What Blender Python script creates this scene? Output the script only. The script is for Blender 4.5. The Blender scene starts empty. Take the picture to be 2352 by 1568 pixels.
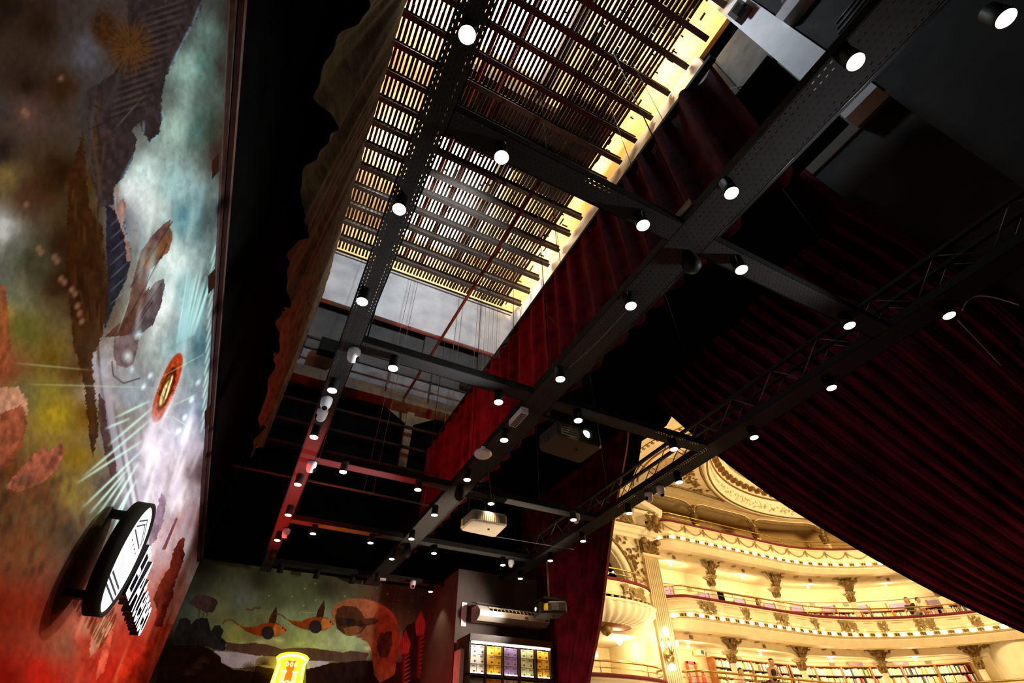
import bpy, math, random
import numpy as np
from mathutils import Vector, Matrix, Euler
random.seed(7); np.random.seed(7)
C = bpy.context.scene.collection
# ---------------------------------------------------------------- units: u = 3.4 m, camera eye at 1.6 m
U = 3.4; EYE = 1.6
def W(p): return Vector((p[0]*U, p[1]*U, EYE+p[2]*U))
CX, CY, F = 1176., 784., 1088.
def _d(u, v):
    a = np.array([(u-CX)/F, -(v-CY)/F, -1.]); return a/np.linalg.norm(a)
_Y = _d(425, 1802); _X = _d(4094, 1773); _X = _X-_Y*_X.dot(_Y); _X /= np.linalg.norm(_X); _Z = np.cross(_X, _Y)
RW = np.array([_X, _Y, _Z])
def ray(u, v): return RW@_d(u, v)
def onz(u, v, h): r = ray(u, v); return r*h/r[2]
def onx(u, v, x): r = ray(u, v); return r*x/r[0]
def ony(u, v, y): r = ray(u, v); return r*y/r[1]
def proj(p):
    c = RW.T@np.array(p, float); return CX+F*c[0]/-c[2], CY-F*c[1]/-c[2]
# ---------------------------------------------------------------- camera, world, exposure
cam = bpy.data.objects.new('camera', bpy.data.cameras.new('camera')); C.objects.link(cam)
cam.data.sensor_width = 36; cam.data.lens = 36*F/2352; cam.data.clip_start = .05; cam.data.clip_end = 200
cam.matrix_world = Matrix.Translation((0, 0, EYE)) @ Matrix([list(r) for r in RW]).to_4x4()
sc = bpy.context.scene; sc.camera = cam
vs = sc.view_settings; vs.view_transform = 'Standard'; vs.look = 'None'; vs.exposure = 0; vs.gamma = 1; vs.use_curve_mapping = False
wd = bpy.data.worlds.new('world'); sc.world = wd; wd.use_nodes = True
wd.node_tree.nodes['Background'].inputs[0].default_value = (.6, .6, .8, 1); wd.node_tree.nodes['Background'].inputs[1].default_value = .0015
def light(kind, p, col, w, size=.3, to=None, spot=90, blend=.6):
    l = bpy.data.lights.new('lamp_light', kind); l.color = col; l.energy = w
    o = bpy.data.objects.new('lamp_light', l); C.objects.link(o); o.location = W(p)
    if kind == 'AREA': l.shape = 'RECTANGLE'; l.size = size if not isinstance(size, tuple) else size[0]; l.size_y = size if not isinstance(size, tuple) else size[1]
    else: l.shadow_soft_size = size
    if kind == 'SPOT': l.spot_size = math.radians(spot); l.spot_blend = blend
    if to is not None: o.rotation_euler = (W(to)-W(p)).to_track_quat('-Z', 'Y').to_euler()
    return o
WARM = (1, .74, .39); WHITE = (1, .95, .9); COOL = (.72, .84, 1)
# daylight-coloured projector beams on the painted wall
light('SPOT', (.79, 1.13, .86), (.92, .97, 1), 620, .1, (-.347, 1.0, .62), 88, .6)
light('SPOT', (.74, 2.0, .82), (.96, .97, 1), 700, .1, (-.347, 2.1, .58), 92, .7)
light('SPOT', (1.5, .1, .8), (.95, .97, 1), 330, .1, (-.347, .5, .8), 95, .9)
light('SPOT', (1.5, 2.65, .73), (1, .95, .85), 520, .1, (.6, 3.72, .75), 80, .9)
# added lamps without bodies: red and orange under the trays, washes from the floor
for y in (2.0, 2.4, 2.85): light('SPOT', (.03, y, .70), (1, .03, .02), 260, .02, (.08, y, 1), 118, .8)
light('SPOT', (.35, 1.985, .72), (1, .03, .02), 150, .02, (.36, 1.985, 1), 95, .8)
light('SPOT', (.33, 2.69, .74), (1, .22, .02), 130, .02, (.34, 2.69, 1), 95, .8)
light('SPOT', (.1, 3.1, -.3), (1, .05, .02), 40, .1, (-.347, 2.6, .2), 90, .8)
light('SPOT', (.75, 3.05, -.2), (1, .05, .06), 520, .08, (1.19, 3.4, .75), 60, .8)
light('SPOT', (1.0, 2.1, -.35), (1, .8, .6), 2600, .06, (1.02, 2.35, 1), 44, .6)
light('SPOT', (.35, .9, -.35), (1, .6, .5), 80, .3, (1.0, 1.3, 1.75), 75, .9)  # unseen upward wash added to brighten the high red border
light('SPOT', (.6, .9, -.35), (1, .55, .5), 90, .3, (1.9, 1.1, 1.1), 80, .9)  # unseen upward wash added to brighten the right stage curtain
light('SPOT', (1.2, 2.3, -.35), (1, .5, .3), 260, .2, (1.9, 3.0, .5), 60, .9)
# auditorium fill: unseen points added to stand for its many lamps
light('POINT', (6.15, 1.95, 2.5), WARM, 2600, 1.0)
light('POINT', (4.8, 2.2, .5), WARM, 1250, .6)
light('POINT', (3.2, 3.2, 1.5), WARM, 380, .5)
# fly loft: unseen cool spots added for end wall and pier, warm attic points
light('SPOT', (.6, 1.9, 3.9), COOL, 1400, .3, (.7, 3.72, 3.85), 110, .5)
light('SPOT', (.9, .4, 4.0), COOL, 420, .3, (1.95, .05, 2.9), 125, .3)
for y in (.6, 1.8, 3.0): light('POINT', (1.5, y, 4.75), (1, .80, .50), 520, .3)
for y in (1.2, 2.6): light('POINT', (-.1, y, 4.75), (1, .80, .50), 520, .3)
# ---------------------------------------------------------------- helpers
_O = 'zeroth first second third fourth fifth sixth seventh eighth ninth tenth eleventh twelfth thirteenth fourteenth fifteenth sixteenth seventeenth eighteenth nineteenth'.split()
def nth_word(n): return _O[n] if n < 20 else ({2: 'twentieth', 3: 'thirtieth', 4: 'fortieth'}[n//10] if n % 10 == 0 else {2: 'twenty', 3: 'thirty', 4: 'forty'}[n//10]+'-'+_O[n % 10])
def tag(o, label=None, cat=None, group=None, kind=None):
    if label: o['label'] = label
    if cat: o['category'] = cat
    if group: o['group'] = group
    if kind: o['kind'] = kind
    return o
def empty(name, p, label, cat, group=None):
    o = bpy.data.objects.new(name, None); C.objects.link(o); o.location = W(p); o.empty_display_size = .1
    return tag(o, label, cat, group)
def gloc(o):
    v = Vector((0, 0, 0))
    while o: v = v+o.location; o = o.parent
    return v
class B:
    def __init__(s): s.v = []; s.f = []; s.sm = []
    def add(s, vs, fs, smooth=False):
        n = len(s.v); s.v += [tuple(map(float, p)) for p in vs]; s.f += [tuple(i+n for i in f) for f in fs]; s.sm += [smooth]*len(fs); return s
    def box(s, x0, x1, y0, y1, z0, z1):
        return s.add([(x, y, z) for x in (x0, x1) for y in (y0, y1) for z in (z0, z1)],
                     [(0, 1, 3, 2), (4, 6, 7, 5), (0, 4, 5, 1), (2, 3, 7, 6), (0, 2, 6, 4), (1, 5, 7, 3)])
    def obox(s, c, ax, h):
        c = np.array(c, float); ax = [np.array(a, float) for a in ax]
        return s.add([c+ax[0]*h[0]*i+ax[1]*h[1]*j+ax[2]*h[2]*k for i in (-1, 1) for j in (-1, 1) for k in (-1, 1)],
                     [(0, 1, 3, 2), (4, 6, 7, 5), (0, 4, 5, 1), (2, 3, 7, 6), (0, 2, 6, 4), (1, 5, 7, 3)])
    def tube(s, pts, r, n=8, closed=False):
        P = [np.array(p, float) for p in pts]; m = len(P); vs = []; up = np.array([0, 0, 1.])
        for i in range(m):
            t = (P[(i+1) % m]-P[i-1]) if closed else P[min(i+1, m-1)]-P[max(i-1, 0)]
            t = t/(np.linalg.norm(t)+1e-9); a = np.cross(t, up)
            if np.linalg.norm(a) < .05: a = np.cross(t, [1, 0, 0.])
            a /= np.linalg.norm(a); b = np.cross(a, t); rr = r[i] if hasattr(r, '__len__') else r
            vs += [P[i]+(a*math.cos(2*math.pi*k/n)+b*math.sin(2*math.pi*k/n))*rr for k in range(n)]
        fs = [(i*n+k, i*n+(k+1) % n, ((i+1) % m)*n+(k+1) % n, ((i+1) % m)*n+k) for i in range(m if closed else m-1) for k in range(n)]
        s.add(vs, fs, True)
        if not closed:
            q = len(s.v)-m*n; s.f += [tuple(q+k for k in range(n))[::-1], tuple(q+(m-1)*n+k for k in range(n))]; s.sm += [False, False]
        return s
    def lathe(s, c, prof, n=16, axis=(0, 0, 1), smooth=True, flute=0, nf=0):
        ax = np.array(axis, float); ax /= np.linalg.norm(ax)
        a = np.cross(ax, [1, 0, 0.] if abs(ax[0]) < .9 else [0, 1, 0.]); a /= np.linalg.norm(a); b = np.cross(ax, a); c = np.array(c, float); vs = []
        for r, z in prof:
            for k in range(n):
                t = 2*math.pi*k/n; rr = r*(1-flute*abs(math.cos(nf*t/2))) if flute else r
                vs.append(c+ax*z+(a*math.cos(t)+b*math.sin(t))*rr)
        m = len(prof); fs = [(i*n+k, i*n+(k+1) % n, (i+1)*n+(k+1) % n, (i+1)*n+k) for i in range(m-1) for k in range(n)]
        s.add(vs, fs, smooth); q = len(s.v)-m*n
        if prof[0][0] > 1e-6: s.f.append(tuple(q+k for k in range(n))[::-1]); s.sm.append(False)
        if prof[-1][0] > 1e-6: s.f.append(tuple(q+(m-1)*n+k for k in range(n))); s.sm.append(False)
        return s
    def ball(s, c, r, n=8, m=6, sx=1, sy=1, sz=1):
        vs = []; c = np.array(c, float)
        for i in range(m+1):
            ph = math.pi*i/m
            for k in range(n):
                t = 2*math.pi*k/n; vs.append(c+np.array([sx*math.sin(ph)*math.cos(t), sy*math.sin(ph)*math.sin(t), sz*math.cos(ph)])*r)
        return s.add(vs, [(i*n+k, i*n+(k+1) % n, (i+1)*n+(k+1) % n, (i+1)*n+k) for i in range(m) for k in range(n)], True)
    def leaf(s, c, d, side, nrm, L, w, th):
        c, d, side, nrm = [np.array(q, float) for q in (c, d, side, nrm)]
        vs = [c, c+d*L*.35+side*w, c+d*L*.45+nrm*th, c+d*L*.35-side*w, c+d*L*.75+side*w*.75+nrm*th*.4, c+d*L*.75-side*w*.75+nrm*th*.4, c+d*L+nrm*th*.9]
        return s.add(vs, [(0, 1, 2), (0, 2, 3), (1, 4, 2), (3, 2, 5), (2, 4, 6), (2, 6, 5)], False)
    def grid(s, fn, nu, nv, smooth=True, flip=False):
        vs = [fn(i/nu, j/nv) for i in range(nu+1) for j in range(nv+1)]; w = nv+1
        fs = [(i*w+j, (i+1)*w+j, (i+1)*w+j+1, i*w+j+1) for i in range(nu) for j in range(nv)]
        return s.add(vs, [f[::-1] for f in fs] if flip else fs, smooth)
    def build(s, name, m, parent=None, solid=0):
        base = gloc(parent) if parent else Vector((0, 0, 0))
        if parent is None and s.v:
            a = np.array(s.v); lo, hi = a.min(0), a.max(0); base = W(((lo[0]+hi[0])/2, (lo[1]+hi[1])/2, lo[2]))
        me = bpy.data.meshes.new(name); a = np.array(s.v)*U; a[:, 2] += EYE; a -= np.array(base)
        me.from_pydata(a.tolist(), [], s.f); me.polygons.foreach_set('use_smooth', s.sm); me.materials.append(m); me.update()
        o = bpy.data.objects.new(name, me); C.objects.link(o)
        if parent: o.parent = parent
        else: o.location = base
        if solid:
            md = o.modifiers.new('solid', 'SOLIDIFY'); md.thickness = solid*U; md.offset = 0
        return o
MATS = {}
def mat(name, col, rough=.6, metal=0, var=.12, scale=6, bump=.0, emit=None, es=0, sheen=0, col2=None, spec=.4):
    if name in MATS: return MATS[name]
    m = bpy.data.materials.new(name); m.use_nodes = True; n = m.node_tree.nodes; l = m.node_tree.links; p = n['Principled BSDF']
    p.inputs['Roughness'].default_value = rough; p.inputs['Metallic'].default_value = metal; p.inputs['Specular IOR Level'].default_value = spec
    tc = n.new('ShaderNodeTexCoord'); nz = n.new('ShaderNodeTexNoise'); nz.inputs['Scale'].default_value = scale; nz.inputs['Detail'].default_value = 5
    l.new(tc.outputs['Object'], nz.inputs['Vector']); cr = n.new('ShaderNodeValToRGB'); l.new(nz.outputs['Fac'], cr.inputs[0])
    c2 = col2 or tuple(c*(1-var*2.2) for c in col); cr.color_ramp.elements[0].position = .3; cr.color_ramp.elements[1].position = .7
    cr.color_ramp.elements[0].color = (*c2, 1); cr.color_ramp.elements[1].color = (*[min(1, c*(1+var)) for c in col], 1)
    l.new(cr.outputs[0], p.inputs['Base Color'])
    if bump:
        b = n.new('ShaderNodeBump'); b.inputs['Strength'].default_value = bump; b.inputs['Distance'].default_value = .02
        n2 = n.new('ShaderNodeTexNoise'); n2.inputs['Scale'].default_value = scale*6; l.new(tc.outputs['Object'], n2.inputs['Vector'])
        l.new(n2.outputs['Fac'], b.inputs['Height']); l.new(b.outputs[0], p.inputs['Normal'])
    if emit: p.inputs['Emission Color'].default_value = (*emit, 1); p.inputs['Emission Strength'].default_value = es
    if sheen: p.inputs['Sheen Weight'].default_value = sheen; p.inputs['Sheen Tint'].default_value = (*[min(1, c*3) for c in col], 1)
    MATS[name] = m; return m
BLACK = mat('black_paint', (.006, .0055, .0055), .8, spec=.05); BLACKM = mat('black_metal', (.010, .0095, .0095), .55, .1, spec=.15)
VOID = mat('black_cloth', (.003, .0028, .0027), 1, spec=0); VELVET = mat('red_velvet', (.13, .006, .019), .85, 0, .3, 3, .15, sheen=.08, spec=.1)
REDRAIL = mat('red_plush', (.16, .006, .015), .8, 0, .15, 8)
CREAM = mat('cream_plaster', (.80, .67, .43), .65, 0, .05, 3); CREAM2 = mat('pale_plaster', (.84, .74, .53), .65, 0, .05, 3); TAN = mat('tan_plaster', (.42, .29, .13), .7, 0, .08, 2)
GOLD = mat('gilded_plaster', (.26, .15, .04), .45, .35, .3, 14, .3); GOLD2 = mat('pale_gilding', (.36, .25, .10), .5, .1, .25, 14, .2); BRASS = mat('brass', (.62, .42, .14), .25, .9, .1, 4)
BROWN = mat('brown_wood', (.30, .10, .025), .5, 0, .25, 5); DKWOOD = mat('dark_slat_wood', (.028, .016, .010), .7, 0, .35, 6); SHELFDK = mat('dark_shelf', (.035, .015, .008), .6)
STEEL = mat('grey_steel', (.10, .10, .10), .5, .4); WHITEP = mat('white_plastic', (.62, .62, .66), .4, 0, .03); GREYP = mat('grey_plastic', (.22, .19, .14), .45, 0, .05)
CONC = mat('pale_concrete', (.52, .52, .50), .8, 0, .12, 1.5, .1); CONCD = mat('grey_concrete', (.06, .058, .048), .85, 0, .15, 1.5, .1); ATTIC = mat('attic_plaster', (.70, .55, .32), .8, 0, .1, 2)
def emat(name, col, s):
    if name in MATS: return MATS[name]
    m = bpy.data.materials.new(name); m.use_nodes = True; p = m.node_tree.nodes['Principled BSDF']; p.inputs['Base Color'].default_value = (*col, 1)
    p.inputs['Emission Color'].default_value = (*col, 1); p.inputs['Emission Strength'].default_value = s; MATS[name] = m; return m
LAMP = emat('lit_lamp', (1, .84, .6), 9); BULB = emat('lit_bulb', (1, .80, .48), 45); SKY = emat('lit_skylight', (1, .88, .66), 9); LENS = emat('lit_lens', (.45, .8, 1), 10)
NEONY = emat('yellow_neon', (1, .85, .02), 1.2); NEONW = emat('white_neon', (1, .95, .6), 3); NEONR = emat('orange_neon', (1, .16, .0), 1.0); SIGNW = emat('lit_sign_face', (.93, .97, 1), 1.6); LEDS = emat('shelf_led', (1, .92, .75), 14)
def perf_mat():
    m = bpy.data.materials.new('perforated_steel'); m.use_nodes = True; n = m.node_tree.nodes; l = m.node_tree.links; p = n['Principled BSDF']
    p.inputs['Base Color'].default_value = (.022, .021, .020, 1); p.inputs['Roughness'].default_value = .8; p.inputs['Specular IOR Level'].default_value = .15
    uv = n.new('ShaderNodeUVMap'); sp = n.new('ShaderNodeSeparateXYZ'); l.new(uv.outputs[0], sp.inputs[0])
    def mth(op, a, b=None):
        q = n.new('ShaderNodeMath'); q.operation = op
        for i, x in enumerate((a, b)):
            if x is None: continue
            if isinstance(x, (int, float)): q.inputs[i].default_value = x
            else: l.new(x, q.inputs[i])
        return q.outputs[0]
    # u: along (m), v: across 0..1 ; rows alternate by half a pitch
    row = mth('FLOOR', mth('MULTIPLY', sp.outputs[1], 7)); odd = mth('MULTIPLY', mth('MODULO', row, 2), .5)
    a = mth('FRACT', mth('ADD', mth('MULTIPLY', sp.outputs[0], 22), odd)); b = mth('FRACT', mth('MULTIPLY', sp.outputs[1], 7))
    h = mth('MULTIPLY', mth('LESS_THAN', mth('ABSOLUTE', mth('SUBTRACT', a, .5)), .2), mth('LESS_THAN', mth('ABSOLUTE', mth('SUBTRACT', b, .5)), .07))
    tr = n.new('ShaderNodeBsdfTransparent'); mx = n.new('ShaderNodeMixShader'); l.new(h, mx.inputs[0]); l.new(p.outputs[0], mx.inputs[1]); l.new(tr.outputs[0], mx.inputs[2])
    edge = mth('GREATER_THAN', mth('ABSOLUTE', mth('SUBTRACT', sp.outputs[1], .5)), .26); l.new(mth('MULTIPLY', h, edge), mx.inputs[0])
    cm = n.new('ShaderNodeMix'); cm.data_type = 'RGBA'; l.new(h, cm.inputs[0]); cm.inputs[6].default_value = (.024, .023, .022, 1); cm.inputs[7].default_value = (.002, .002, .002, 1); l.new(cm.outputs[2], p.inputs['Base Color'])
    l.new(mx.outputs[0], n['Material Output'].inputs[0]); return m
PERF = perf_mat()
# ---------------------------------------------------------------- painted murals (left wall colours also hold projected and red light)
def s2l(c): c = np.clip(np.asarray(c, float)/255, 0, 1); return np.where(c < .04045, c/12.92, ((c+.055)/1.055)**2.4)
def vnoise(x, y, seed=0):
    xi = np.floor(x).astype(int); yi = np.floor(y).astype(int); fx = x-xi; fy = y-yi; fx = fx*fx*(3-2*fx); fy = fy*fy*(3-2*fy)
    def h(a, b): q = (a*374761393+b*668265263+seed*1442695) & 0x7fffffff; q = (q ^ (q >> 13))*1274126177 & 0x7fffffff; return (q & 0xffff)/65535.
    return (h(xi, yi)*(1-fx)+h(xi+1, yi)*fx)*(1-fy)+(h(xi, yi+1)*(1-fx)+h(xi+1, yi+1)*fx)*fy
def fbm(x, y, seed=0, o=4):
    r = 0; a = .5
    for i in range(o): r = r+a*vnoise(x*2**i, y*2**i, seed+i); a *= .5
    return r/(1-.5**o)
def idw(u, v, cp, pw=2.9):
    num = np.zeros((len(u), 3)); den = np.zeros(len(u))
    for a, b, *c in cp:
        w = 1/((u-a)**2+(v-b)**2+420)**(pw/2); num += w[:, None]*np.array(c, float); den += w
    return num/den[:, None]
def inpoly(u, v, P):
    r = np.zeros(len(u), bool); n = len(P)
    for i in range(n):
        x0, y0 = P[i]; x1, y1 = P[(i+1) % n]
        if y0 == y1: continue
        r ^= ((y0 > v) != (y1 > v)) & (u < (x1-x0)*(v-y0)/(y1-y0)+x0)
    return r
class Paint:
    def __init__(s, u, v, cp, wob=10, amp=14):
        s.u, s.v = u, v; wu = u+(fbm(u/38, v/60, 1)-.5)*wob*4; wv = v+(fbm(u/38, v/60, 9)-.5)*wob*4
        s.c = idw(wu, wv, cp); s.c *= 1+((fbm(u/9, v/16, 5)-.5)*amp/45)[:, None]
    def poly(s, P, col, var=.2, a=1, sc=10, rough=0, mix=None):
        u, v = s.u, s.v
        if rough: u = u+(fbm(s.u/7, s.v/7, 21)-.5)*rough*2; v = v+(fbm(s.u/7, s.v/7, 33)-.5)*rough*2
        m = inpoly(u, v, P); t = 1+(fbm(s.u[m]/sc, s.v[m]/(sc*1.6), 3)-.5)*var*2; c = np.array(col, float)[None]*t[:, None]; s.c[m] = s.c[m]*(1-a)+c*a; return m
    def line(s, x0, y0, x1, y1, w, col, a=.9, taper=True):
        dx, dy = x1-x0, y1-y0; L = math.hypot(dx, dy); t = ((s.u-x0)*dx+(s.v-y0)*dy)/L/L; d = abs((s.u-x0)*dy-(s.v-y0)*dx)/L
        k = np.exp(-(d/w)**2)*(t > 0)*(t < 1)*a*(np.sqrt(np.clip(np.sin(np.pi*np.clip(t, 0, 1)), 0, 1)) if taper else 1); s.c = s.c*(1-k[:, None])+np.array(col, float)*k[:, None]
    def ell(s, cx, cy, rx, ry, rot, col, a=1, soft=.12, var=.15, rough=0):
        c, q = math.cos(rot), math.sin(rot); x = (s.u-cx)*c+(s.v-cy)*q; y = -(s.u-cx)*q+(s.v-cy)*c; d = np.sqrt((x/rx)**2+(y/ry)**2)
        if rough: d = d+(fbm(s.u/4, s.v/4, 17)-.5)*rough
        k = np.clip((1-d)/soft, 0, 1)*a; t = 1+(fbm(s.u/6, s.v/8, 3)-.5)*var*2; s.c = s.c*(1-k[:, None])+(np.array(col, float)[None]*t[:, None])*k[:, None]
def paint_mesh(name, P, nu, nv, cols, gain, parent=None):
    me = bpy.data.meshes.new(name); idx = np.arange((nu+1)*(nv+1)).reshape(nu+1, nv+1)
    f = np.stack([idx[:-1, :-1], idx[1:, :-1], idx[1:, 1:], idx[:-1, 1:]], -1).reshape(-1, 4)
    Pm = P*U; Pm[:, 2] += EYE
    me.vertices.add(len(Pm)); me.vertices.foreach_set('co', Pm.ravel()); me.loops.add(f.size); me.loops.foreach_set('vertex_index', f.ravel())
    me.polygons.add(len(f)); me.polygons.foreach_set('loop_start', np.arange(0, f.size, 4)); me.update(calc_edges=True)
    at = me.color_attributes.new('paint', 'FLOAT_COLOR', 'POINT'); c = np.ones((len(Pm), 4)); c[:, :3] = np.clip(s2l(cols)**1.12*gain, 0, .92); at.data.foreach_set('color', c.ravel())
    m = bpy.data.materials.new(name+'_paint'); m.use_nodes = True; n = m.node_tree.nodes; a = n.new('ShaderNodeAttribute'); a.attribute_name = 'paint'
    n['Principled BSDF'].inputs['Roughness'].default_value = .75; n['Principled BSDF'].inputs['Specular IOR Level'].default_value = .0
    tc = n.new('ShaderNodeTexCoord'); z = n.new('ShaderNodeTexNoise'); z.inputs['Scale'].default_value = 30; b = n.new('ShaderNodeBump'); b.inputs['Strength'].default_value = .1; b.inputs['Distance'].default_value = .01
    L = m.node_tree.links; L.new(tc.outputs['Object'], z.inputs['Vector']); L.new(z.outputs['Fac'], b.inputs['Height']); L.new(b.outputs[0], n['Principled BSDF'].inputs['Normal']); L.new(a.outputs['Color'], n['Principled BSDF'].inputs['Base Color'])
    me.materials.append(m); o = bpy.data.objects.new(name, me); C.objects.link(o); return o
XL = -.347; YB = 3.72
# left wall
CPL = [(0,0,38,28,20),(100,60,45,30,20),(180,60,64,54,50),(205,90,90,90,100),(250,90,72,42,22),(330,60,62,50,50),(420,40,60,50,50),(480,60,110,140,135),(520,40,55,52,45),(535,60,50,35,30),(60,200,35,22,14),(150,200,60,35,15),(200,130,88,90,100),(215,190,70,66,66),(230,240,58,56,58),(300,230,50,40,38),(430,150,150,182,175),(470,150,82,118,112),(508,160,58,52,45),(0,250,60,55,50),(50,230,80,60,56),(55,260,96,74,66),(0,350,40,30,30),(20,400,115,100,60),(75,450,75,50,35),(110,420,60,38,20),(140,400,40,22,10),(190,420,76,56,20),(190,500,70,48,20),(240,330,60,48,48),(250,400,50,40,42),(400,300,165,192,182),(330,400,200,228,225),(300,430,226,236,240),(400,420,160,195,196),(455,300,72,106,100),(490,300,60,60,50),(508,350,55,38,32),(290,500,80,80,90),(350,480,205,215,212),(430,500,92,140,150),(475,500,74,82,80),(0,530,185,190,195),(30,570,95,100,90),(0,640,90,95,90),(80,600,62,62,42),(150,650,45,25,10),(140,560,44,26,12),(200,700,52,30,14),(200,600,44,28,14),(30,680,105,110,92),(0,720,152,132,62),(60,760,92,92,40),(120,820,96,76,20),(180,850,76,46,12),(0,830,150,95,65),(20,850,120,64,42),(100,900,122,112,42),(60,900,100,95,62),(130,950,152,132,30),(200,960,104,72,15),(180,1050,124,98,25),(20,1100,92,56,30),(100,1130,96,62,40),(170,1130,132,116,52),(60,1250,102,62,36),(120,1200,92,66,44),(150,1220,66,56,46),(0,1200,82,52,30),(0,1400,104,32,16),(80,1400,112,38,22),(150,1350,92,52,46),(0,1560,112,20,10),(100,1550,152,30,18),(200,1480,152,52,36),(150,1480,118,74,54),(215,1440,150,105,85),(300,1500,176,46,30),(250,1540,166,40,26),(350,1520,190,52,34),(380,1450,202,82,62),(400,1400,192,112,92),(225,840,176,176,192),(240,900,162,157,168),(300,900,142,152,162),(250,1000,112,107,112),(300,1050,152,152,168),(350,1050,216,206,218),(420,1000,166,166,182),(455,950,104,118,134),(410,800,176,196,196),(452,800,64,96,106),(370,700,218,224,224),(430,650,112,152,156),(470,650,82,98,98),(400,600,212,228,226),(330,1150,192,182,188),(400,1150,206,202,212),(445,1120,160,150,160),(466,1100,60,40,40),(250,1120,72,62,58),(280,1180,82,88,98),(370,1250,192,172,178),(430,1250,206,176,182),(455,1200,130,80,80),(400,1330,172,104,92),(320,1130,152,152,168),(220,1180,112,107,82),(440,1330,210,190,200),(415,1400,205,150,150),(470,1250,70,20,16)]
H0, H1 = -.47, 1.045
ys = np.concatenate([np.linspace(-1.2, .2, 20, endpoint=False), .2*np.exp(np.linspace(0, math.log(3.72/.2), 1000))]); hs = np.linspace(H0, H1, 560)
Yg, Hg = np.meshgrid(ys, hs, indexing='ij'); PL = np.stack([np.full(Yg.size, XL), Yg.ravel(), Hg.ravel()], 1)
cc = PL@RW; dep = np.maximum(-cc[:, 2], .05); u = CX+F*cc[:, 0]/dep; v = CY-F*cc[:, 1]/dep; u = np.clip(u, -500, 3000); v = np.clip(v, -800, 2400)
p = Paint(u, v, CPL, 7)
for a in [(322,455,48,120,.12,(226,236,240),.6),(395,640,24,90,.15,(216,230,230),.5),(425,230,26,130,.12,(176,206,200),.45),(370,1010,40,90,.3,(214,208,220),.45),(355,760,20,60,.3,(222,228,232),.5)]: p.ell(*a[:5], a[5], a[6], .95)
Z = lambda k, ox, oy, pts: [(ox+a/k, oy+b/k) for a, b in pts]
# city tower and ruined houses on the cliff top
p.poly([(285,-60),(455,-60),(462,20),(445,50),(420,90),(400,140),(380,180),(370,240),(374,265),(368,300),(345,325),(330,310),(322,280),(305,300),(313,320),(310,350),(290,400),(262,430),(262,470),(225,480),(205,330),(200,210),(260,170),(300,110)], (58,48,48), .35, rough=5)
for i in range(15):
    p.line(330-i*6, 30+i*17, 440-i*7, -5+i*17, 2.2, (86,72,68), .6)
    p.line(325-i*6, 38+i*17, 440-i*7, 3+i*17, 1.6, (34,28,30), .7)
p.ell(300, 110, 60, 70, .2, (74,46,24), .8, .6, .5); p.ell(235, 60, 40, 50, .1, (62,38,20), .8, .6, .5)
for i in range(26):
    a = i*.2417*math.pi; p.line(300, 110, 300+62*math.cos(a), 110+72*math.sin(a), 2, (104,72,38), .5)
p.line(300, 130, 215, 300, 7, (70,66,66), .5); p.line(335, 215, 260, 300, 2, (110,100,96), .6)
for i in range(14): p.line(195+random.random()*60, 190+random.random()*260, 200+random.random()*60, 240+random.random()*260, 3, random.choice([(92,60,24),(40,26,16),(88,78,76)]), .5)
p.poly([(243,470),(278,490),(285,500),(297,560),(300,600),(290,640),(262,700),(240,760),(246,640)], (44,42,50), .3, rough=3)
p.poly([(265,430),(272,432),(270,470),(283,455),(290,470),(283,520),(297,560),(300,600),(292,600),(285,540),(262,480)], (150,118,108), .3, rough=2)
for i in range(7): p.line(252, 520+i*30, 296, 480+i*30, 1.6, (112,128,146), .6)
# blue-white rims along the silhouette
for a, b in [((460,10),(440,60)),((440,60),(420,95)),((420,95),(385,165)),((372,250),(374,285)),((345,325),(368,310)),((330,310),(330,275)),((310,350),(275,420)),((265,440),(265,480)),((280,500),(298,560))]: p.line(*a, *b, 3, (132,176,200), .55)
# cliff mass
p.poly([(205,480),(236,520),(240,600),(248,690),(236,770),(212,815),(214,870),(226,980),(212,1060),(196,900),(170,800),(150,600),(160,400),(190,300)], (56,32,15), .4, a=.8, rough=6, sc=14)
for i in range(26): x = 165+random.random()*70; y = 330+random.random()*480; p.line(x, y, x+random.uniform(-8, 10), y+30+random.random()*40, 2.5, random.choice([(96,66,30),(36,20,10),(84,54,34)]), .55)
for x, y in [(88,570),(95,580),(125,590),(132,600),(140,640),(148,648),(165,665),(172,675),(178,702),(188,738),(183,720),(60,470),(55,255),(62,262),(140,180)]: p.ell(x, y, 9, 13, .5, (132,98,80), .8, .7)
# brick shoulder of the cliff and grey-blue streaks
for i in range(14): x = 222+i*5; p.line(x, 820+i*14, x+50, 1130+i*10, 4, random.choice([(196,190,204),(122,120,132),(90,86,92),(210,204,216)]), .55)
p.poly([(226,900),(240,920),(246,980),(262,1040),(270,1090),(255,1100),(240,1040),(226,960)], (70,48,46), .3, a=.85, rough=3)
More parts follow.
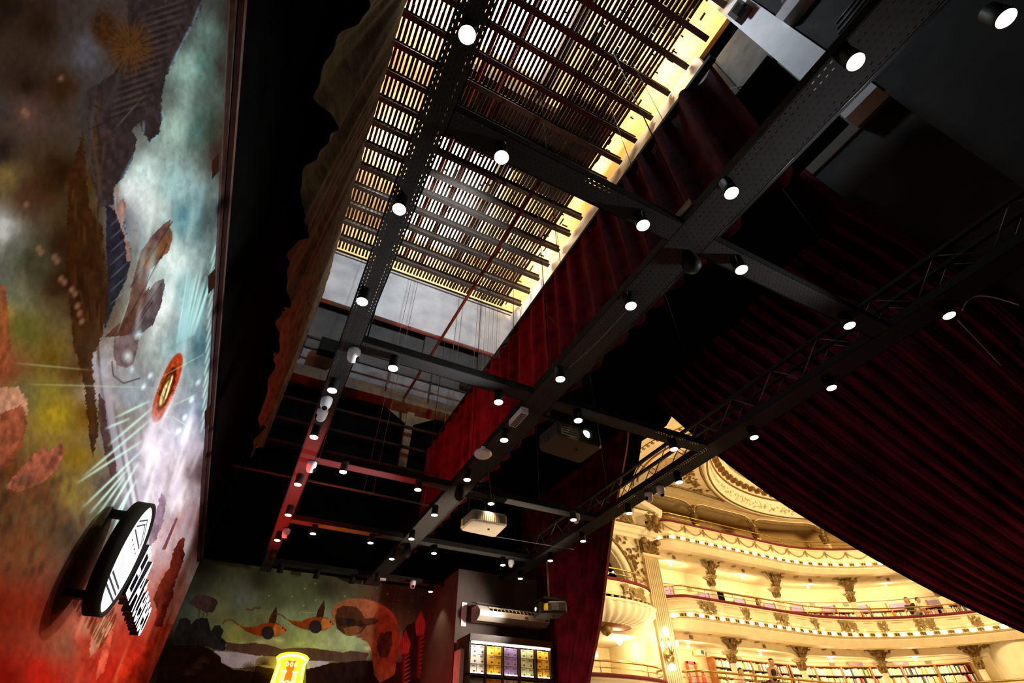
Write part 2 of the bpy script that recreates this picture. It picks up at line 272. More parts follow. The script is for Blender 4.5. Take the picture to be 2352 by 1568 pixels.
# winged figure
WG = (98,74,66)
p.poly([(393,503),(389,520),(395,533),(396,548),(389,575),(371,592),(345,620),(339,650),(325,705),(300,765),(283,775),(280,740),(297,690),(306,640),(324,575),(350,540),(370,520)], WG, .3, rough=2)
p.poly([(396,533),(396,550),(388,575),(370,590),(345,620),(325,605),(350,570),(375,545)], (112,76,52), .3)
p.poly([(376,640),(379,655),(370,700),(352,745),(325,765),(300,770),(283,772),(300,735),(325,690),(350,655),(365,642)], (92,82,86), .3, rough=2)
p.poly([(345,655),(335,690),(312,735),(295,770),(270,772),(240,775),(262,752),(290,730),(310,700)], (84,58,46), .35)
p.poly([(262,775),(285,770),(320,766),(316,800),(306,835),(290,845),(268,838),(260,815)], (108,92,92), .3)
for a in [((396,508),(300,660)),((385,560),(300,720)),((372,650),(295,765)),((352,690),(300,765)),((257,830),(260,862)),((260,862),(283,880)),((283,880),(322,868))]: p.line(*a[0], *a[1], 1.6, (66,42,36), .8, False)
p.ell(293, 818, 16, 20, 0, (226,240,244), .7, .9); p.ell(318, 768, 9, 16, .5, (190,236,240), .8, .9); p.ell(303, 848, 8, 12, 0, (200,236,244), .7, .9)
# glow, burning emblem and rays
EC = (384, 890)
p.ell(400, 800, 26, 74, .2, (88,122,130), .6, .9); p.ell(384, 892, 34, 112, .32, (226,230,236), .75, .8)
for i in range(74):
    a = i/74*2*math.pi; r0 = 1.0; ex, ey = 20*math.cos(a), 84*math.sin(a); c_, s_ = math.cos(.36), math.sin(.36)
    x, y = ex*c_-ey*s_*1, ex*s_+ey*c_; p.line(EC[0]+x*.75-0, EC[1]+y*.75, EC[0]+x*1.02, EC[1]+y*1.02, 2.4, (156,52,24), .8)
p.ell(*EC, 20, 80, .36, (150,48,20), 1, .25, .6, rough=.25); p.ell(EC[0]+5, EC[1]-18, 17, 56, .36, (206,118,34), .6, .7, .5); p.ell(*EC, 14, 58, .36, (84,26,14), 1, .2, .5, rough=.3)
p.ell(EC[0]-4, EC[1]+8, 11, 46, .36, (96,72,22), 1, .2, .5); p.ell(EC[0]-5, EC[1]+12, 8, 34, .36, (224,204,150), 1, .25, .5); p.ell(EC[0]+7, EC[1]-14, 4, 18, .34, (240,226,184), .9, .3)
p.line(EC[0]-12, EC[1]+40, EC[0]+4, EC[1]-12, 2, (70,34,18), .9); p.line(EC[0]+2, EC[1]-4, EC[0]+12, EC[1]-36, 2, (70,30,12), .8)
for i in range(18):
    t = i/17; x0 = 405+t*42; y0 = 790-t*20; p.line(x0, y0, x0+26+t*16, y0-190+t*44+random.random()*40, 2.2, (176,222,222), .65)
for i in range(16):
    y = 560+i*26; p.line(497-i*1.5, y, 484-i*1.6, y+44, 2.4, (176,206,196), .8)
for x0, y0, x1, y1 in [(345,920,262,960),(352,935,246,1025),(350,960,190,1095),(330,1010,176,1110),(330,1030,190,1165),(300,1070,205,1180),(290,1090,216,1195),(300,960,240,985),(320,1060,240,1190),(315,1100,255,1200),(300,1120,262,1214)]: p.line(x0, y0, x1, y1, 3.0, (190,228,214), .85)
for x0, y0, x1, y1 in [(30,833,210,850),(60,882,360,890),(362,870,470,812),(400,930,452,905),(395,955,440,985),(270,765,300,680)]: p.line(x0, y0, x1, y1, 1.6, (188,206,176), .5)
for x, y in [(455,878),(440,918),(424,958),(410,990),(330,888),(345,862)]: p.ell(x, y, 7, 12, .5, (216,236,246), .75, .9)
# cloud streaks
for i in range(44): x = 300+random.random()*150; y = 900+random.random()*360; p.line(x+22, y, x-10, y+70+random.random()*60, 4+random.random()*5, random.choice([(232,228,238),(204,196,212),(150,140,156),(240,238,244)]), .45)
for i in range(24): x = 300+random.random()*160; y = 380+random.random()*330; p.line(x+14, y, x-4, y+100, 5+random.random()*6, random.choice([(226,240,240),(150,196,204),(196,214,210)]), .35)
# hands and bodies at the left
p.poly([(0,890),(40,888),(62,915),(62,965),(46,1010),(20,1060),(-40,1080),(-40,900)], (176,132,108), .3, rough=5); p.poly([(0,950),(50,930),(62,960),(52,1020),(20,1070),(-20,1080)], (120,62,40), .35, a=.8, rough=4)
p.poly([(70,1050),(104,1022),(112,1040),(140,1012),(146,1040),(130,1080),(96,1110),(40,1130),(10,1120)], (140,84,64), .4, rough=4)
p.poly([(-20,640),(14,660),(22,740),(26,800),(8,860),(-30,870)], (132,74,44), .4, a=.8, rough=4)
for i in range(60): x = random.random()*190; y = 1090+random.random()*240; p.ell(x, y, 9, 20, .3, random.choice([(122,78,46),(72,48,32),(98,88,62),(52,38,28)]), .5, .8)
# smoke trail, dark tree and ground, its red partly painted-in red light
p.poly([(405,1186),(408,1192),(380,1262),(372,1262)], (112,72,78), .2)
p.poly([(421,1232),(424,1246),(421,1290),(404,1330),(398,1370),(384,1400),(372,1440),(356,1438),(360,1400),(352,1372),(372,1330),(390,1300),(396,1268),(408,1245)], (104,42,30), .35, rough=5)
p.poly([(372,1130),(382,1150),(374,1200),(360,1240),(340,1260),(348,1200)], (120,100,116), .3, a=.8, rough=4)
p.poly([(400,1430),(404,1400),(396,1450),(385,1480),(360,1568),(330,1600),(230,1600),(280,1520),(340,1480),(372,1440)], (196,58,34), .35, a=.85, rough=6)
for i in range(40): x = 180+random.random()*220; y = 1350+random.random()*220; p.line(x+12, y, x-14, y+70, 3+random.random()*4, random.choice([(214,92,62),(150,34,20),(120,30,22),(196,120,90)]), .45)
p.poly([(218,1435),(240,1415),(262,1438),(235,1478),(205,1510),(208,1470)], (176,132,104), .25, a=.8, rough=4); p.poly([(232,1500),(256,1445),(262,1450),(240,1540),(220,1560)], (196,96,70), .3, a=.8, rough=4)
# dark brown border strip with painted brackets
for P_ in ([(543,-40),(529,-40),(478,900),(462,1100),(452,1290),(470,1290)],): p.poly(P_, (52,34,30), .3, a=.85)
p.line(527, 0, 470, 1180, 1.5, (118,104,108), .5, False)
for x, y in [(487,385),(478,650),(470,960)]: p.poly([(x,y-16),(x+16,y-34),(x+16,y+8),(x,y+26)], (50,30,24), .1)
tag(paint_mesh('wall_left', PL, len(ys)-1, len(hs)-1, p.c, 1.0), kind='structure')
# back wall
CPB = [(400,1330,36,34,24),(465,1300,34,32,22),(600,1330,50,48,36),(750,1350,52,50,36),(900,1370,44,42,34),(1000,1420,30,32,32),(1060,1400,26,28,30),(420,1380,62,84,80),(450,1345,60,66,54),(500,1400,112,122,84),(560,1400,98,112,84),(640,1375,74,86,60),(700,1370,84,92,66),(560,1385,108,116,116),(740,1410,112,130,100),(600,1430,104,112,72),(660,1415,134,156,120),(700,1460,142,160,104),(540,1455,150,160,92),(620,1470,152,152,112),(740,1475,172,182,132),(800,1475,176,192,142),(850,1470,140,156,122),(900,1470,120,148,134),(930,1440,64,74,56),(950,1460,78,108,102),(980,1400,50,62,54),(960,1380,34,40,38),(440,1400,84,102,98),(470,1415,108,122,92),(1000,1500,26,20,22),(380,1500,26,16,12),(450,1540,26,15,10),(600,1550,58,36,32),(800,1540,42,24,20),(900,1550,36,20,18),(1040,1540,32,22,22),(850,1390,84,56,40)]
xs = np.linspace(XL, 2.05, 900); hs2 = np.linspace(-.47, 1.06, 520); Xg, Hg = np.meshgrid(xs, hs2, indexing='ij'); PB = np.stack([Xg.ravel(), np.full(Xg.size, YB), Hg.ravel()], 1)
cc = PB@RW; dep = -cc[:, 2]; u = CX+F*cc[:, 0]/dep; v = CY-F*cc[:, 1]/dep
p = Paint(u, v, CPB, 3, 10); z = lambda pts: Z(3.5636, 340, 1240, pts)
for i in range(60): x = 900+random.random()*160; y = 1330+random.random()*120; p.ell(x-60, y, 1.2, 1.2, 0, (140,140,120), .6, .5)
for x, y in [(1282,398),(1180,463),(1370,355),(1372,492),(1610,458),(1275,535),(990,455),(1960,440),(2320,585)]: p.ell(340+x/3.5636, 1240+y/3.5636, 2.8, 2.8, 0, (158,160,136), .8, .8)
for i in range(10): p.ell(505+i*42+random.random()*16, 1466+random.random()*16+i*1.2, 20, 9, 0, random.choice([(178,186,120),(160,174,124),(190,198,150)]), .6, .8)
p.poly(z([(640,835),(760,850),(860,840),(960,850),(1100,890),(1200,880),(1300,880),(1400,890),(1500,905),(1600,920),(1660,905),(1810,925),(1770,1000),(1500,990),(1300,985),(900,945),(640,900)]), (86,66,54), .2, rough=1)
p.poly(z([(510,905),(700,915),(900,945),(1090,955),(1090,1060),(900,1030),(700,1050),(600,1000),(580,950)]), (168,164,178), .12, rough=1); p.poly(z([(1300,985),(1480,995),(1470,1020),(1380,1060),(1300,1062)]), (166,164,180), .12, rough=1)
p.poly(z([(60,1169),(200,850),(420,850),(520,900),(600,960),(600,1000),(700,1060),(1000,1090),(1100,1080),(1100,1300),(60,1300)]), (34,20,14), .35, rough=2); p.poly(z([(1290,1060),(1480,1010),(1760,985),(1900,990),(2050,1000),(2352,950),(2700,950),(2700,1300),(1290,1300)]), (40,24,20), .3, rough=2)
for x, y in [(820,1050),(880,1070),(950,1020),(400,1050),(450,1000),(330,1100),(960,1100),(1000,1130)]:
    for i in range(9): a = -math.pi*i/8; p.line(340+x/3.5636, 1240+y/3.5636, 340+(x+60*math.cos(a))/3.5636, 1240+(y+60*math.sin(a))/3.5636, 1.4, (66,48,34), .7)
p.poly(z([(225,740),(255,650),(300,632),(345,655),(352,690),(390,650),(440,628),(490,640),(505,700),(510,750),(545,700),(590,695),(618,740),(600,790),(640,830),(635,900),(600,905),(540,890),(480,870),(420,860),(200,860)]), (42,42,43), .3, rough=2)
p.poly(z([(330,505),(370,480),(400,455),(450,447),(520,465),(565,480),(570,510),(550,570),(520,595),(480,600),(440,570),(400,560),(370,530),(345,525)]), (68,56,54), .3, rough=3)
for a in [((422,560),(415,635)),((458,590),(450,630)),((490,595),(475,630))]: p.line(*z([a[0]])[0], *z([a[1]])[0], 1.2, (60,50,48), .9, False)
# egg-shaped tree trunk creature
p.ell(*z([(1770, 640)])[0], 78, 45, .22, (140,88,60), 1, .05, .15); p.poly(z([(1900,560),(2010,640),(2060,760),(2060,880),(2030,1010),(2020,1100),(1900,1169),(1880,1020),(1900,960),(1880,850),(1830,800),(1700,800)]), (116,74,52), .25, rough=1)
p.poly(z([(1550,560),(1600,535),(1700,545),(1750,590),(1775,640),(1840,635),(1890,660),(1850,690),(1790,700),(1740,760),(1660,785),(1600,770),(1545,720),(1530,640)]), (72,44,32), .3, rough=1); p.poly(z([(1535,640),(1600,630),(1720,650),(1790,690),(1700,720),(1560,700)]), (52,34,26), .4, rough=2); p.poly(z([(1600,720),(1700,700),(1760,720),(1700,780),(1620,780)]), (106,72,40), .3)
p.poly(z([(1745,810),(1790,775),(1850,800),(1880,880),(1885,960),(1930,1060),(1900,1169),(1850,1100),(1840,1000),(1830,900),(1800,840)]), (122,78,54), .25, rough=1); p.poly(z([(1870,830),(1900,760),(1990,740),(2000,860),(1960,960),(1900,960),(1880,900)]), (66,50,42), .4, rough=3)
# two flying fish
def fish(dx, dy):
    q = lambda pts: z([(a+dx, b+dy) for a, b in pts])
    p.poly(q([(735,690),(800,712),(870,712),(930,685),(1000,672),(1060,680),(1110,705),(1135,738),(1110,760),(1060,785),(1000,798),(930,788),(870,775),(800,745)]), (130,62,28), .25); p.poly(q([(1040,685),(1100,700),(1135,735),(1110,760),(1040,785),(1020,740)]), (176,112,56), .2)
    p.ell(*q([(980, 758)])[0], 15, 16, 0, (46,42,42), 1, .08); p.poly(q([(985,678),(1000,620),(1052,540),(1058,600),(1045,680)]), (64,38,28), .25); p.poly(q([(1115,722),(1136,736),(1118,746)]), (120,30,18), .1)
    p.ell(*q([(1103, 720)])[0], 2.2, 2.2, 0, (30,18,14)); pr = q([(740,695),(700,660),(650,650),(620,665),(614,690)])
    for i in range(4): p.line(*pr[i], *pr[i+1], 1.6, (92,54,36), .9, False)
fish(0, 0); fish(390, -50)
pr = z([(805,565),(850,572),(880,550),(900,560),(928,548)]); [p.line(*pr[i], *pr[i+1], 1.5, (86,44,34), .9, False) for i in range(4)]
pr = z([(1230,605),(1260,585),(1330,595),(1370,590)]); [p.line(*pr[i], *pr[i+1], 1.0, (160,150,120), .8, False) for i in range(3)]
# spiny pink plants, dark hill
p.poly(z([(2080,760),(2130,690),(2200,660),(2352,680),(2600,760),(2600,1300),(2080,1300)]), (34,26,28), .2, a=.9, rough=2)
for k, (x, y, s_) in enumerate([(2236, 570, 1.0), (2110, 725, .98)]):
    p.poly(z([(x, y), (x+42*s_, y+130*s_), (x+20*s_, y+215*s_), (x-40*s_, y+215*s_), (x-50*s_, y+110*s_)]), (112,48,52), .25); p.line(*z([(x-8, y+200)])[0], *z([(x-20, y+560)])[0], 5, (96,36,40), .9, False)
    for i in range(9): p.line(*z([(x-10, y+240+i*34)])[0], *z([(x+34, y+215+i*34)])[0], 1.1, (150,104,104), .8, False)
    for i in range(5): p.line(*z([(x-30+i*14, y+70)])[0], *z([(x-36+i*14, y+205)])[0], .8, (168,100,100), .6)
tag(paint_mesh('wall_back', PB, len(xs)-1, len(hs2)-1, p.c, 2.1), kind='structure')
# ---------------------------------------------------------------- stage house shell
def S(o): return tag(o, kind='structure')
S(B().box(-.6, 8.6, -1.6, 5.6, -.52, -.4706).build('floor', mat('stage_boards', (.12, .06, .03), .45, 0, .25, 3)))
S(B().box(-.42, -.36, -1.6, 3.78, 1.055, 5.1).build('trim_1', VOID))
S(B().box(-.345, -.335, -1.2, 3.72, 1.045, 1.058).build('trim_2', mat('dark_red_trim', (.06, .02, .02), .6)))
S(B().box(-.6, 2.1, -1.6, -1.55, -.47, 5.1).build('wall_front', VOID))
# pier carrying the air conditioner
pr = B(); pr.add([(1.19, 3.715, -.47), (1.19, 3.13, -.47), (1.78, 3.13, -.47), (1.78, 3.715, -.47), (1.19, 3.715, 1.04), (1.19, 3.13, 1.04), (1.78, 3.13, 1.04), (1.78, 3.715, 1.04)], [(0, 1, 5, 4), (1, 2, 6, 5), (2, 3, 7, 6), (4, 5, 6, 7)])
S(pr.build('wall_pier', mat('brown_grey_paint', (.07, .05, .042), .9, 0, .12, 2, spec=.1)))
S(B().box(1.97, 2.02, 3.05, 4.3, -.47, 4.0).build('wall_right_far', VOID))
S(B().box(2.0, 2.06, -1.5, 4.3, 1.95, 2.8).build('wall_proscenium', VOID))
# upper end wall : concrete beam, recess, ledges, dark gallery opening
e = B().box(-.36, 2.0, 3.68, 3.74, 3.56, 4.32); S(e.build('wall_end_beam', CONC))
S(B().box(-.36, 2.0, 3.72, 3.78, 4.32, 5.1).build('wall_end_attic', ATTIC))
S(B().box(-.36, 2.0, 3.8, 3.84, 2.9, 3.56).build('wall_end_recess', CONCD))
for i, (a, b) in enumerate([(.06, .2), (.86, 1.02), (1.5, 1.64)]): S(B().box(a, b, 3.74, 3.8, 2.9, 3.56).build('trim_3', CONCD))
S(B().box(-.36, 2.0, 3.72, 3.8, 2.72, 2.92).build('wall_end_band', mat('dusty_concrete', (.13, .13, .125), .85, 0, .2, 3)))
for a, b, c in [(2.62, 2.72, .0), (2.585, 2.62, .03)]: S(B().box(-.36, 2.0, 3.69-c, 3.8, a, b).build('trim_4', mat('ochre_beam', (.08, .05, .02), .8, 0, .25, 4)))
S(B().box(-.36, 2.0, 3.86, 3.9, 1.06, 2.6).build('wall_end_gallery', VOID))
t = B().box(.80, .87, 3.72, 3.76, 1.9, 2.6); t.add([(.5, 3.74, 2.6), (.8, 3.74, 2.42), (.87, 3.74, 2.42), (1.17, 3.74, 2.6)], [(0, 1, 2, 3)])
tag(t.build('gallery_post', mat('ochre_post', (.14, .10, .04), .8, 0, .2, 4)), 'ochre T-shaped post in the dark gallery opening above the fish mural', 'post')
def thing1(b, name, m, label, cat, group=None): return tag(b.build(name, m), label, cat, group)
for i, h in enumerate((2.33, 2.13, 1.93)):
    thing1(B().box(-.36, 1.97, 3.66, 3.68, h, h+.022), 'gallery_rail', mat('rusty_rail', (.02, .01, .007), .8, spec=.05), ['uppermost', 'middle', 'lowest'][i]+' of three dark rusty rails across the gallery opening above the fish mural', 'rail')
g = empty('guard_rail', (.6, 3.62, 2.76), 'black guard railing on the ledge under the concrete band', 'railing')
B().box(-.3, 1.4, 3.62, 3.635, 2.98, 3.0).build('top_bar', BLACKM, g); B().box(-.3, 1.4, 3.62, 3.635, 2.86, 2.875).build('middle_bar', BLACKM, g)
for x in (-.25, .15, .55, .95, 1.35): B().box(x, x+.014, 3.62, 3.634, 2.72, 3.0).build('post', BLACKM, g)
thing1(B().box(-.12, .06, 3.56, 3.66, 2.84, 2.98), 'stage_lantern', BLACK, 'black boxy lantern hanging on the gallery railing behind the left cable tray', 'stage light')
thing1(B().box(1.28, 1.5, 3.7, 3.72, 3.05, 3.2), 'dark_hatch', BLACK, 'small dark hatch in the grey recess beside the red drape', 'hatch')
# right side wall of the fly tower
S(B().box(1.96, 2.0, -.05, .6, -.47, 2.3).build('wall_right_jamb', mat('dark_plaster', (.035, .034, .028), .85, 0, .2, 2)))
S(B().box(1.93, 2.0, .42, 3.8, 4.05, 4.34).build('wall_right_beam', mat('white_paint', (.82, .82, .8), .7, 0, .05, 2)))
S(B().box(1.96, 2.0, -.05, 3.8, 4.34, 5.1).build('wall_right_attic', mat('yellow_plaster', (.80, .60, .26), .8, 0, .05, 2)))
S(B().box(1.93, 2.0, .62, 3.8, 2.62, 4.05).build('wall_right', VOID))
S(B().box(1.95, 2.0, -.06, .62, 2.3, 4.05).build('wall_right_panel', mat('dusty_panel', (.13, .12, .095), .8, 0, .15, 3)))
S(B().box(1.86, 1.95, -.05, .11, 2.32, 4.8).build('wall_right_pier', mat('white_paint', (.8, .8, .8), .7)))
S(B().box(1.88, 2.0, -1.55, -.05, -.47, 4.8).build('wall_right_near', mat('dark_plaster', (.035, .034, .028), .85, 0, .2, 2)))
for i, (y0, y1, z0, z1) in enumerate([(-.32, -.05, 3.3, 3.42), (-.36, -.05, 2.62, 2.7), (-.5, -.1, 3.9, 4.1)]):
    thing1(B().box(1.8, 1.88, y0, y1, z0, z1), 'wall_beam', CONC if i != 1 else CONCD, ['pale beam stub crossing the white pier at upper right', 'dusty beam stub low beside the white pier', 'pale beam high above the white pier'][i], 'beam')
d = B()
for i in range(6): d.tube([(1.84, -.1-i*.02, 3.48+i*.045), (1.84, -.34-i*.02, 3.5+i*.045)], .014, 6)
thing1(d, 'cable_bundle', mat('grey_cable', (.2, .2, .2), .4), 'bundle of grey cables beside the white pier at the top right', 'cables')
d = B()
for i in range(5): d.tube([(1.84, -.1-i*.015, 2.74+i*.04), (1.84, -.3-i*.02, 2.75+i*.04)], .008, 6)
thing1(d, 'cable_bundle', mat('dark_cable', (.08, .08, .06), .5), 'dark cable bundle below the lit spotlight on the upper middle tray', 'cables')
thing1(B().box(1.8, 1.86, -.02, .09, 3.85, 4.02), 'junction_box', CONCD, 'grey junction box on the white pier at the top edge', 'box')
thing1(B().box(1.76, 1.8, .0, .06, 3.8, 3.9), 'pulley_box', BLACKM, 'small black pulley housing on the grey junction box', 'pulley')
for i, (y0, y1, z0, z1) in enumerate([(.11, .62, 3.32, 3.37), (.36, .40, 2.62, 4.05), (.11, .62, 2.85, 2.9)]):
    thing1(B().box(1.915, 1.95, y0, y1, z0, z1), 'frame_bar', BLACKM, ['upper horizontal', 'upright', 'lower horizontal'][i]+' black steel bar on the dusty panel by the white pier', 'bar')
b = B(); b.tube([(1.92, .6, 3.9), (1.92, .3, 3.35), (1.92, .6, 2.9)], .007, 6); thing1(b, 'bracket', STEEL, 'thin zigzag steel bracket across the dusty panel', 'bracket')
thing1(B().box(1.55, 1.6, .1, .42, 1.95, 2.75), 'masking_flat', VOID, 'black masking flat standing edge-on beside the upper red drape', 'panel')
# attic above the gridiron
S(B().box(-.42, 2.0, -1.6, 3.8, 5.05, 5.1).build('ceiling', ATTIC))
for nm, (x0, x1, y0, y1) in {'window_1': (.36, 1.02, .62, 1.32), 'window_2': (.34, 1.2, 2.25, 4.0)}.items():
    y1 = min(y1, 3.68); S(B().box(x0, x1, y0, y1, 5.03, 5.045).build(nm, SKY))
thing1(B().box(1.0, 1.08, -.6, 3.68, 4.8, 4.95), 'attic_beam', DKWOOD, 'long dark beam above the slats right of the bright skylights', 'beam')
thing1(B().box(1.25, 1.75, 1.2, 2.2, 4.6, 4.7), 'winch', DKWOOD, 'brown winch housing resting above the slats', 'winch')
thing1(B().box(.28, 1.4, 1.42, 2.1, 4.62, 4.78), 'winch', DKWOOD, 'dark crate-like winch between the two bright skylights', 'winch')
REDP = mat('red_pipe_paint', (.35, .015, .01), .5)
for i, x in enumerate((.02, .42, .62, 1.45, 1.7)):
    b = B(); b.tube([(x, -.6, 4.5), (x+.0, 3.6, 4.5)], .012, 6); thing1(b, 'red_pipe', REDP, ['leftmost', 'second', 'third', 'fourth', 'rightmost'][i]+' of the red pipes running above the slatted gridiron, counted from the tan drape', 'pipe', 'red pipes above the gridiron')
# gridiron
g = empty('gridiron', (.8, 1.5, 4.3), 'slatted dark wood gridiron under a bright attic, held by steel joists', 'gridiron')
for k in range(-8, 16):
    y = (.067+.0528*k)*4.3; b = B(); b.box(-.33, 1.9, y-.022, y+.022, 4.27, 4.285); b.box(-.33, 1.9, y-.006, y+.006, 4.285, 4.34); b.box(-.33, 1.9, y-.018, y+.018, 4.34, 4.35); b.build('joist', mat('joist_steel', (.06, .045, .035), .6, .2), g)
rnd = random.Random(3)
for i in range(55):
    x = -.32+i*.0375; b = B(); y = -2.0
    while y < 3.66:
        L = rnd.uniform(1.2, 3.2); y2 = min(3.66, y+L)
        dx = rnd.uniform(-.002, .002); w = .0105+rnd.uniform(-.001, .0015) if x < 1.0 else .0125+rnd.uniform(-.003, .002); b.box(x+dx-w, x+dx+w, y, y2-.004, 4.352, 4.375); y = y2
    b.build('slat', DKWOOD, g)
b = B()
for i in range(420):
    x = .05+rnd.random()*1.75; y = -.4+rnd.random()*4.0
    if x < 1.1 and rnd.random() < .75: continue
    L = rnd.uniform(.03, .12); b.box(x, x+.012, y, y+L, 4.38, 4.40) if rnd.random() < .4 else b.box(x, x+L*.6, y, y+.01, 4.38, 4.40)
tag(b.build('clutter', DKWOOD, g), kind='stuff')
# ropes, red boom
thing1(B().tube([(.80, 1.1, 2.62), (.73, 3.64, 2.62)], .012, 8), 'boom_pipe', mat('dull_red_paint', (.09, .018, .01), .5), 'long dull red pipe slanting from the gridiron down past the cable tray', 'pipe')
for i, (x, y, z1) in enumerate([(.55, 3.5, 4.3), (.62, 3.5, 4.3), (1.1, 3.45, 4.3), (1.15, 3.45, 4.3), (1.35, 3.5, 4.3), (1.4, 3.5, 4.3), (1.45, 3.5, 4.3), (1.5, 3.5, 4.3), (1.55, 3.5, 4.3), (1.6, 3.5, 4.3), (.05, 3.5, 4.3), (.9, 1.2, 4.3), (1.0, 1.9, 4.3), (1.3, .9, 4.3), (1.5, .7, 4.3), (1.2, 1.6, 4.3)]):
    q = [(x, y, z1), (x-.02, y, 1.6 if y > 3 else 2.0)]; b = B(); b.tube(q, .0022, 5)
    thing1(b, 'hanging_rope', mat('grey_rope', (.09, .08, .06), .8), 'thin dark rope hanging from the gridiron '+('in front of the concrete beam' if y > 3 else 'across the slats'), 'rope', 'ropes before the concrete beam' if y > 3 else 'ropes across the slats')
thing1(B().tube([(-.33, 3.1, 1.42), (1.0, 3.12, 1.42)], .007, 8), 'batten_pipe', STEEL, 'thin steel pipe crossing above the red-lit tray from the black wall', 'pipe')
thing1(B().box(1.86, 1.9, 3.5, 3.68, 3.5, 4.27), 'corner_post', CONC, 'white concrete post in the corner between gridiron and red drape', 'post')
# ---------------------------------------------------------------- drapes
def noise1(t, s): return math.sin(t*1.7+s)*.5+math.sin(t*3.9+s*2.3)*.3+math.sin(t*8.3+s*.7)*.2
def drape_tan(i, j):
    y = -1.2+i*4.85; zt = 3.62; sc_ = abs(math.sin(y*7.2+.6*math.sin(y*2.1))); zb = 1.62+.16*sc_+.05*noise1(y*1.3, 1)+.03*noise1(y*6, 2)
    z_ = zt+(zb-zt)*j; amp = .006+.022*j; return (-.25+amp*noise1(y*9, .4)+.03*j*math.sin(y*14.4)-.02*j, y, z_)
b = B(); b.grid(drape_tan, 520, 24)
thing1(b, 'tan_drape', mat('tan_velvet', (.11, .075, .035), .9, 0, .25, 4, .1, spec=.05), 'long dusty tan drape with scalloped lower edge hanging beside the gridiron', 'drape')
def strip(i, j):
    y = .2+i*3.42; z_ = 2.1+(1.26-2.1)*j+(.012*math.sin(y*60) if j == 0 else 0); fr = 44-18*max(0, 1-y)
    return (1.0+(.014+.02*max(0, 1-y))*math.sin(y*fr+.5*math.sin(y*9))+.006*noise1(y*30, 2)*j, y+.02*j*math.sin(y*5), z_)
b = B(); b.grid(strip, 620, 16); thing1(b, 'red_border', VELVET, 'pleated dark red border drape hanging high between the gridiron and the middle tray', 'drape')
thing1(B().box(.985, 1.015, .18, 3.64, 2.1, 2.12), 'drape_batten', BLACKM, 'black batten carrying the high red border drape', 'pipe')
def bord(i, j):
    y = .41+i*3.25; r = 1.095-.09*max(0, min(1, (1.9-y)/1.5)); zb = 1.78/r; zb += .012*math.sin(y*23)*(y < 1.2); z_ = 2.62+(zb-2.62)*j
    return (1.78+.012*math.sin(y*8)*j+.006*noise1(y*14, 3), y, z_)
b = B(); b.grid(bord, 240, 12); thing1(b, 'black_border', VOID, 'wide flat black masking drape hanging between middle and right trays', 'drape')
E1 = [(1.95, 2.6), (1.86, 2.1), (1.773, 1.754), (1.444, 1.192), (1.21, .85), (.976, .568), (.823, .389), (.691, .288), (.50, .12), (.40, -.02), (.38, -.47)]
def along(P, t):
    d = [0]
    for i in range(1, len(P)): d.append(d[-1]+math.dist(P[i], P[i-1]))
    x = t*d[-1]
    for i in range(1, len(P)):
        if x <= d[i]+1e-9: k = (x-d[i-1])/(d[i]-d[i-1]); return tuple(P[i-1][q]+(P[i][q]-P[i-1][q])*k for q in range(2))
    return P[-1]
def smooth(P, n=40):
    Q = [along(P, i/n) for i in range(n+1)]
    for _ in range(3): Q = [Q[0]]+[tuple((Q[i-1][q]+2*Q[i][q]+Q[i+1][q])/4 for q in range(2)) for i in range(1, n)]+[Q[-1]]
    return Q
def swag(Ea, Eb, npl, x0, amp, seed):
    Ea, Eb = smooth(Ea), smooth(Eb)
    def f(i, j):
        a, b_ = along(Ea, j), along(Eb, j); k = i**1.0; y = a[0]+(b_[0]-a[0])*k; z_ = a[1]+(b_[1]-a[1])*k
        w = math.hypot(a[0]-b_[0], a[1]-b_[1]); A = amp*min(1, .35+w*.6)
        return (x0+A*math.sin(i*npl*2*math.pi+1.1*math.sin(i*17+seed))+A*.5*noise1(i*npl*9+j*2, seed)-.03*math.sin(i*3.1), y, z_)
    return f
b = B(); b.grid(swag(E1, [(.40, 2.6), (.34, 2.0), (.25, 1.56), (.21, 1.24), (.20, 1.04), (.2, .7), (.2, .3), (.21, 0), (.22, -.47)], 17, 1.9, .03, 3), 560, 60)
thing1(b, 'stage_curtain', VELVET, 'huge dark red velvet curtain swept to the right side of the stage opening', 'curtain')
def E2(f): return f
b = B(); b.grid(swag([(1.97, 2.6), (1.99, 1.9), (2.028, 1.642), (2.338, 1.185), (2.602, .663), (2.79, .418), (2.86, .2), (2.9, -.47)], [(3.66, 2.6), (3.6, 1.9), (3.5, 1.3), (3.42, .8), (3.38, .42), (3.34, .1), (3.32, -.47)], 15, 1.9, .022, 5), 420, 50)
thing1(b, 'stage_curtain', VELVET, 'dark red velvet curtain gathered at the left of the opening, behind the air conditioner', 'curtain')
# black wavy masking seen at the top of the opening
b = B(); P_ = [(3.0, 2.1), (2.42, 1.5), (2.33, 1.51), (2.22, 1.6), (2.15, 1.72), (1.9, 1.70), (1.6, 1.86), (1.6, 2.3)]
b.add([(2.06, y, z_) for y, z_ in P_]+[(2.10, y, z_) for y, z_ in P_], [tuple(range(8))[::-1], tuple(range(8, 16))]+[(i, (i+1) % 8, 8+(i+1) % 8, 8+i) for i in range(8)])
thing1(b, 'black_teaser', VOID, 'black teaser cloth with curved lower edge at the top of the stage opening', 'drape')
